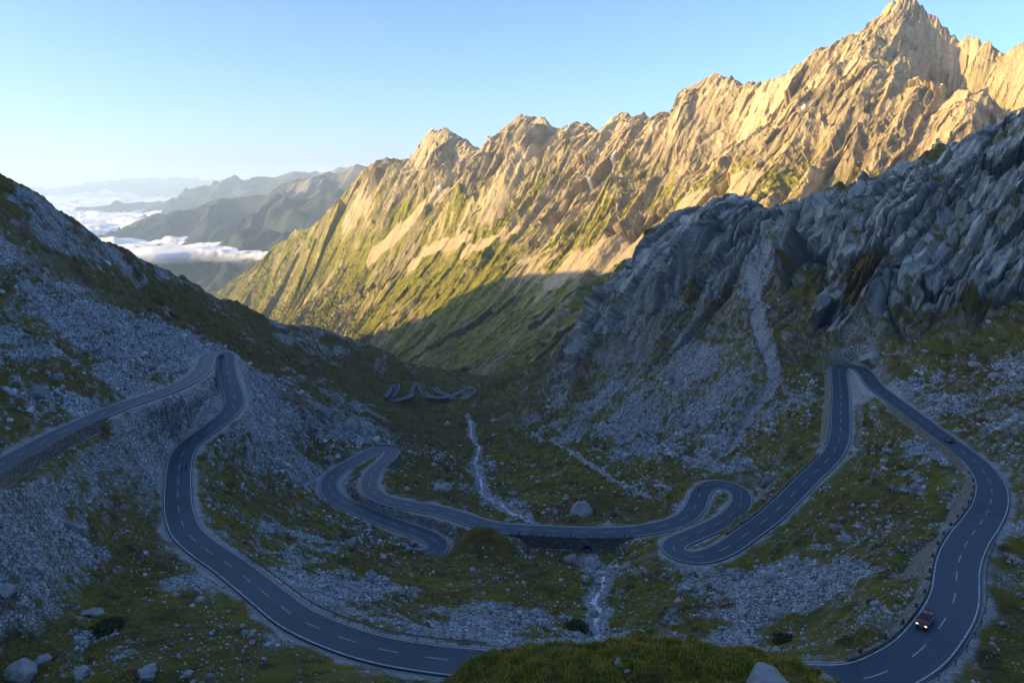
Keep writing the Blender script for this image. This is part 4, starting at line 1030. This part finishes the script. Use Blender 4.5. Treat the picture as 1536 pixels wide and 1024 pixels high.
p2 = np.stack([gx + lx * .4 + bx * wd * .7, gy + ly * .4 + by * wd * .7, gz + hgt * .6], 1); p3 = np.stack([gx + lx * .4 - bx * wd * .7, gy + ly * .4 - by * wd * .7, gz + hgt * .6], 1)
p4 = np.stack([gx + lx + bx * .003, gy + ly + by * .003, gz + hgt], 1); p5 = np.stack([gx + lx - bx * .003, gy + ly - by * .003, gz + hgt], 1)
V = np.stack([p0, p1, p2, p3, p4, p5], 1).reshape(-1, 3); b6 = (np.arange(n) * 6)[:, None]
Fc = np.vstack([b6 + np.array([[0, 1, 2, 3]]), b6 + np.array([[3, 2, 4, 5]])])
me = new_mesh('grass', V, Fc, False); tone = np.clip(.5 + fbm(gx / 2.2, gy / 2.2, 4, 313) * 1.1 + r.normal(0, .12, n), 0, 1)
add_attr(me, 'tone', np.repeat(np.stack([tone] * 3, 1), 6, 0).astype(F4))
link('grass', me, M_GRASS, kind='stuff', label='olive and brown mountain grass covering the foreground knoll', category='grass')
def bush(px, py, wpx, label, seed, y0=60):
    h = hit(px, py, GZ, y0); s = wpx / FPX * np.linalg.norm(h) / 2; r = np.random.default_rng(seed)
    root = empty('bush', (h[0], h[1], h[2] - .1), label=label, category='bush', group='dark bushes among the rocks')
    nl = 900; u = r.standard_normal((nl, 3)); u /= np.linalg.norm(u, axis=1)[:, None]; rad = r.uniform(.45, 1, nl) ** .6
    lump = 1 + .6 * fbm(u[:, 0] * 2 + seed, u[:, 1] * 2 + u[:, 2] * 2, 3, seed)
    c = u * (rad * lump)[:, None] * np.array([s * 1.15, s, s * .5]); c[:, 2] = np.abs(c[:, 2]) * .9 + .1
    a = r.standard_normal((nl, 3)); a /= np.linalg.norm(a, axis=1)[:, None]; bb = np.cross(a, u); sz = s * r.uniform(.08, .16, nl)[:, None]
    V = np.stack([c + a * sz, c + bb * sz * .6, c - a * sz, c - bb * sz * .6], 1).reshape(-1, 3)
    link('foliage', new_mesh('foliage', V, (np.arange(nl) * 4)[:, None] + np.arange(4)[None], False), M_BUSH, root)
    bm = bmesh.new(); bmesh.ops.create_cone(bm, segments=6, radius1=s * .08, radius2=s * .03, depth=s * .9, cap_ends=True); bmesh.ops.translate(bm, verts=bm.verts, vec=(0, 0, s * .35))
    from_bm('stem', bm, M_STEM, root)
bush(163,942,34,'dark low bush standing alone in the lower left field',1); bush(864,942,32,'dark round bush at the stream side above the foreground knoll',2)
bush(1178,962,30,'dark bush at the right shoulder of the foreground knoll',3); bush(1310,905,16,'small green bush in the field left of the red car',4)
# forest on the lower spur of the sunlit range
n = 22000; r = np.random.default_rng(9); jj = r.integers(0, int(NB * .2), n * 3); ii = r.integers(60, NT - 60, n * 3)
fzv = AZ[ii, jj]; fxv = (AX + ADX * fs_)[ii, jj]; fyv = (AY + ADY * fs_)[ii, jj]
pb = sstep(-150, -330, fzv + fbm(fxv / 90, fyv / 90, 4, 321) * 160) * sstep(-.15, .25, fbm(fxv / 160, fyv / 160, 4, 323) + .12) * (scree[ii, jj] < .3)
k = r.random(n * 3) < pb; fxv, fyv, fzv = fxv[k][:n], fyv[k][:n], fzv[k][:n]; n = len(fxv)
hh = r.uniform(3.5, 8.5, n); ww = hh * r.uniform(.2, .3, n); a0 = r.uniform(0, 6, n)
ring = np.stack([np.stack([fxv + ww * np.cos(a0 + k * 2.094), fyv + ww * np.sin(a0 + k * 2.094), fzv - .5], 1) for k in range(3)], 1)
V = np.concatenate([ring, np.stack([fxv, fyv, fzv + hh], 1)[:, None]], 1).reshape(-1, 3); b4 = (np.arange(n) * 4)[:, None]
Fc = np.vstack([b4 + np.array([[0, 1, 3]]), b4 + np.array([[1, 2, 3]]), b4 + np.array([[2, 0, 3]])])
link('forest', new_mesh('forest', V, Fc, False), M_FOREST, kind='stuff', label='dark conifer forest on the lowest spur of the sunlit range', category='forest')

# ================================================================== CARS
def mat_paint(name, c, rough=.25):
    m, nt, b, out = mat_new(name); n = N(nt)
    n.l(n.ramp(n.noise(3, 3), [(.3, tuple(v * .85 for v in c)), (.7, c)]), b.inputs['Base Color'])
    b.inputs['Roughness'].default_value = rough; b.inputs['Specular IOR Level'].default_value = .5; b.inputs['Coat Weight'].default_value = .6; return m
M_GLASS = mat_paint('car_glass', (.012, .015, .02), .08); M_TYRE = simple_mat('tyre_rubber', (.015, .015, .015), .9); M_RIM = simple_mat('alloy_rim', (.4, .4, .42), .35, .1, 4, .8)
def mat_emit(name, c, s):
    m, nt, b, out = mat_new(name); b.inputs['Base Color'].default_value = (*c, 1); b.inputs['Emission Color'].default_value = (*c, 1); b.inputs['Emission Strength'].default_value = s; return m
M_HEAD = mat_emit('headlight_lit', (1, .72, .5), .8); M_TAIL = mat_emit('tail_light', (.5, .03, .02), .08)
M_HEADOFF = simple_mat('lamp_glass', (.45, .47, .5), .15); M_PLATE = simple_mat('number_plate', (.6, .6, .58), .5, .05)
M_TRIM = simple_mat('car_trim', (.02, .02, .022), .6)
def build_car(loc, rot, paint, label, lit, L=4.05, W=1.72, roof=1.48, estate=True):
    root = empty('car', loc, rot, label=label, category='car')
    # lower body stations along x: (x, half width bottom, half width belt, z bottom, z belt)
    hl = L / 2
    st = [(-hl, .70, .66, .42, .78), (-hl + .12, .80, .78, .26, .92), (-hl + .6, .86, .82, .2, .96), (-.3, .86, .83, .2, .95), (.75, .86, .82, .2, .93), (hl - .75, .85, .80, .2, .90), (hl - .22, .80, .74, .24, .78), (hl, .66, .6, .36, .62)]
    bm = bmesh.new(); rings = []
    for x_, wb, wt, zb, zt in st:
        zm = zb + (zt - zb) * .55
        pr = [(-wb * .9, zb), (-wb, zb + .12), (-wb - .01, zm), (-wt, zt - .04), (-wt * .88, zt), (wt * .88, zt), (wt, zt - .04), (wb + .01, zm), (wb, zb + .12), (wb * .9, zb)]
        rings.append([bm.verts.new((x_, a, b)) for a, b in pr])
    for r0, r1 in zip(rings[:-1], rings[1:]):
        for i in range(10): bm.faces.new((r0[i], r0[(i + 1) % 10], r1[(i + 1) % 10], r1[i]))
    bm.faces.new(rings[0]); bm.faces.new(rings[-1][::-1])
    bmesh.ops.recalc_face_normals(bm, faces=bm.faces)
    from_bm('body', bm, paint, root, True)
    # cabin: belt polygon to roof polygon
    bx0, bx1 = -hl + .1, hl - 1.2; rx0, rx1 = -hl + .42, hl - 2.0
    bw, rw = .79, .6; zb = .93
    bel = [(bx0, -bw * .9), (bx1, -bw), (bx1, bw), (bx0, bw * .9)]; rof = [(rx0, -rw), (rx1, -rw), (rx1, rw), (rx0, rw)]
    bm = bmesh.new(); b_ = [bm.verts.new((a, c, zb - .04)) for a, c in bel]; r_ = [bm.verts.new((a, c, roof - .05)) for a, c in rof]
    for i in range(4): bm.faces.new((b_[i], b_[(i + 1) % 4], r_[(i + 1) % 4], r_[i]))
    bm.faces.new(r_); bmesh.ops.recalc_face_normals(bm, faces=bm.faces)
    from_bm('cabin', bm, paint, root)
    def quad_between(i, j, name, m, a0=.08, a1=.92, t0=.12, t1=.88, out=.012):
        B0, B1 = Vector((*bel[i], zb - .04)), Vector((*bel[j], zb - .04)); R0, R1 = Vector((*rof[i], roof - .05)), Vector((*rof[j], roof - .05))
        f = lambda u, v: (B0.lerp(B1, u)).lerp(R0.lerp(R1, u), v)
        nn = (B1 - B0).cross(R0 - B0).normalized()
        bm = bmesh.new(); q = [f(a0, t0), f(a1, t0), f(a1, t1), f(a0, t1)]
        fv = [bm.verts.new(p + nn * out) for p in q]; bv = [bm.verts.new(p - nn * .01) for p in q]
        bm.faces.new(fv)
        for i_ in range(4): bm.faces.new((fv[i_], bv[i_], bv[(i_ + 1) % 4], fv[(i_ + 1) % 4]))
        from_bm(name, bm, m, root)
    quad_between(1, 2, 'windscreen', M_GLASS); quad_between(3, 0, 'rear_window', M_GLASS, .1, .9, .3, .9)
    quad_between(0, 1, 'side_window', M_GLASS, .1, .46); quad_between(0, 1, 'side_window', M_GLASS, .5, .9)
    quad_between(2, 3, 'side_window', M_GLASS, .1, .5); quad_between(2, 3, 'side_window', M_GLASS, .54, .9)
    # roof panel
    bm = bmesh.new(); bmesh.ops.create_cube(bm, size=1)
    for v in bm.verts:
        k = 1 if v.co.z < 0 else .92
        v.co = Vector(((rx0 + rx1) / 2 + v.co.x * (rx1 - rx0 + .06) * k, v.co.y * (rw * 2 + .06) * k, roof - .02 + v.co.z * .07))
    bmesh.ops.bevel(bm, geom=bm.edges[:], offset=.02, segments=2, affect='EDGES'); from_bm('roof', bm, paint, root, True)
    def boxp(name, c, s, m, bev=.02, ry=0):
        bm = bmesh.new(); bmesh.ops.create_cube(bm, size=1)
        for v in bm.verts: v.co = Vector((v.co.x * s[0], v.co.y * s[1], v.co.z * s[2]))
        bmesh.ops.bevel(bm, geom=bm.edges[:], offset=bev, segments=1, affect='EDGES')
        bmesh.ops.rotate(bm, verts=bm.verts, matrix=Matrix.Rotation(ry, 3, 'Y')); bmesh.ops.translate(bm, verts=bm.verts, vec=c); return from_bm(name, bm, m, root)
    for sg in (-1, 1):
        boxp('headlight', (hl - .17, sg * .56, .68), (.24, .32, .17), M_HEAD if lit else M_HEADOFF, .04)
        boxp('tail_light', (-hl + .06, sg * .66, .82), (.12, .16, .3), M_TAIL, .03)
        boxp('wing_mirror', (.72, sg * .98, .98), (.12, .2, .14), paint, .03)
    boxp('grille', (hl - .01, 0, .52), (.06, .7, .12), M_TRIM, .015); boxp('number_plate', (hl + .03, 0, .4), (.02, .5, .11), M_PLATE, .004)
    boxp('bumper', (hl - .03, 0, .33), (.16, 1.3, .16), M_TRIM, .04)
    wh = []
    for x_ in (-hl + .75, hl - .8):
        for sg in (-1, 1):
            bm = bmesh.new(); bmesh.ops.create_cone(bm, segments=24, radius1=.31, radius2=.31, depth=.2, cap_ends=True)
            bmesh.ops.bevel(bm, geom=[e for e in bm.edges if len(e.link_faces) == 2 and e.calc_face_angle() > 1], offset=.03, segments=2, affect='EDGES')
            bmesh.ops.rotate(bm, verts=bm.verts, matrix=Matrix.Rotation(math.pi / 2, 3, 'X')); bmesh.ops.translate(bm, verts=bm.verts, vec=(x_, sg * .78, .31)); w = from_bm('wheel', bm, M_TYRE, root)
            bm = bmesh.new(); bmesh.ops.create_cone(bm, segments=16, radius1=.19, radius2=.19, depth=.03, cap_ends=True)
            bmesh.ops.rotate(bm, verts=bm.verts, matrix=Matrix.Rotation(math.pi / 2, 3, 'X')); bmesh.ops.translate(bm, verts=bm.verts, vec=(x_, sg * .885, .31)); from_bm('rim', bm, M_RIM, w)
    return root
def car_on_road(px, py, off, forward, **kw):
    k = road_at_px(px, py); p = ROAD[k].copy(); t3 = np.r_[R_T[k], np.gradient(ROAD[:, 2])[k]] * forward; t3 /= np.linalg.norm(t3)
    p[:2] += R_N[k] * off; p[2] += .05
    xa = Vector(t3); ya = Vector((0, 0, 1)).cross(xa).normalized(); za = xa.cross(ya)
    rot = Matrix((xa, ya, za)).transposed().to_quaternion()
    return build_car(tuple(p), rot, **kw)
car_on_road(1405, 944, 1.75, -1, paint=mat_paint('dark_red_paint', (.11, .008, .014)), label='dark red hatchback with lit headlights coming round the lower right bend', lit=True)
car_on_road(1426, 663, .3, 1, paint=mat_paint('dark_grey_paint', (.03, .032, .036)), label='small dark car on the upper straight of the right-hand road', lit=False)

# ================================================================== AIR
def mat_haze(density):
    m = bpy.data.materials.new('haze_air'); m.use_nodes = True; nt = m.node_tree; nt.nodes.clear()
    out = nt.nodes.new('ShaderNodeOutputMaterial'); v = nt.nodes.new('ShaderNodeVolumePrincipled')
    v.inputs['Color'].default_value = (.58, .77, 1, 1); v.inputs['Density'].default_value = density; v.inputs['Anisotropy'].default_value = .1
    nt.links.new(v.outputs[0], out.inputs['Volume']); return m
bm = bmesh.new(); bmesh.ops.create_cube(bm, size=1)
for v in bm.verts: v.co = Vector((-15000 + v.co.x * 130000, 25000 + v.co.y * 80000, -410 + v.co.z * 1780))
from_bm('haze', bm, mat_haze(9e-5), kind='stuff', label='pale blue haze filling the valleys and fading the far hills', category='haze')

# ================================================================== LIGHT, SKY, CAMERA
w = bpy.data.worlds.new('World'); scn.world = w; w.use_nodes = True; nt = w.node_tree
bg = nt.nodes.get('Background') or nt.nodes.new('ShaderNodeBackground')
sky = nt.nodes.new('ShaderNodeTexSky'); sky.sky_type = 'NISHITA'; sky.sun_disc = False
sky.sun_elevation = SUN_EL; sky.sun_rotation = math.atan2(SUN.x, SUN.y); sky.altitude = 1500; sky.air_density = .7; sky.dust_density = 5.0; sky.ozone_density = 3.5
nt.links.new(sky.outputs[0], bg.inputs[0]); bg.inputs[1].default_value = .15
sd = bpy.data.lights.new('sun', 'SUN'); sd.energy = 5; sd.angle = math.radians(.5); sd.color = (1, .68, .23)
so = bpy.data.objects.new('sun', sd); COL.objects.link(so); so.rotation_euler = SUN.to_track_quat('Z', 'Y').to_euler()
cd = bpy.data.cameras.new('camera'); cd.sensor_width = 36; cd.lens = FPX / 1536 * 36; cd.clip_start = .5; cd.clip_end = 200000
cam = bpy.data.objects.new('camera', cd); COL.objects.link(cam); cam.rotation_euler = (math.pi / 2 - PITCH, 0, 0); scn.camera = cam
scn.view_settings.view_transform = 'Standard'; scn.view_settings.look = 'None'; scn.view_settings.exposure = 1.46; scn.view_settings.gamma = 1
scn.cycles.use_denoising = True; scn.cycles.max_bounces = 6; scn.cycles.diffuse_bounces = 3; scn.cycles.volume_bounces = 1; scn.cycles.transparent_max_bounces = 12
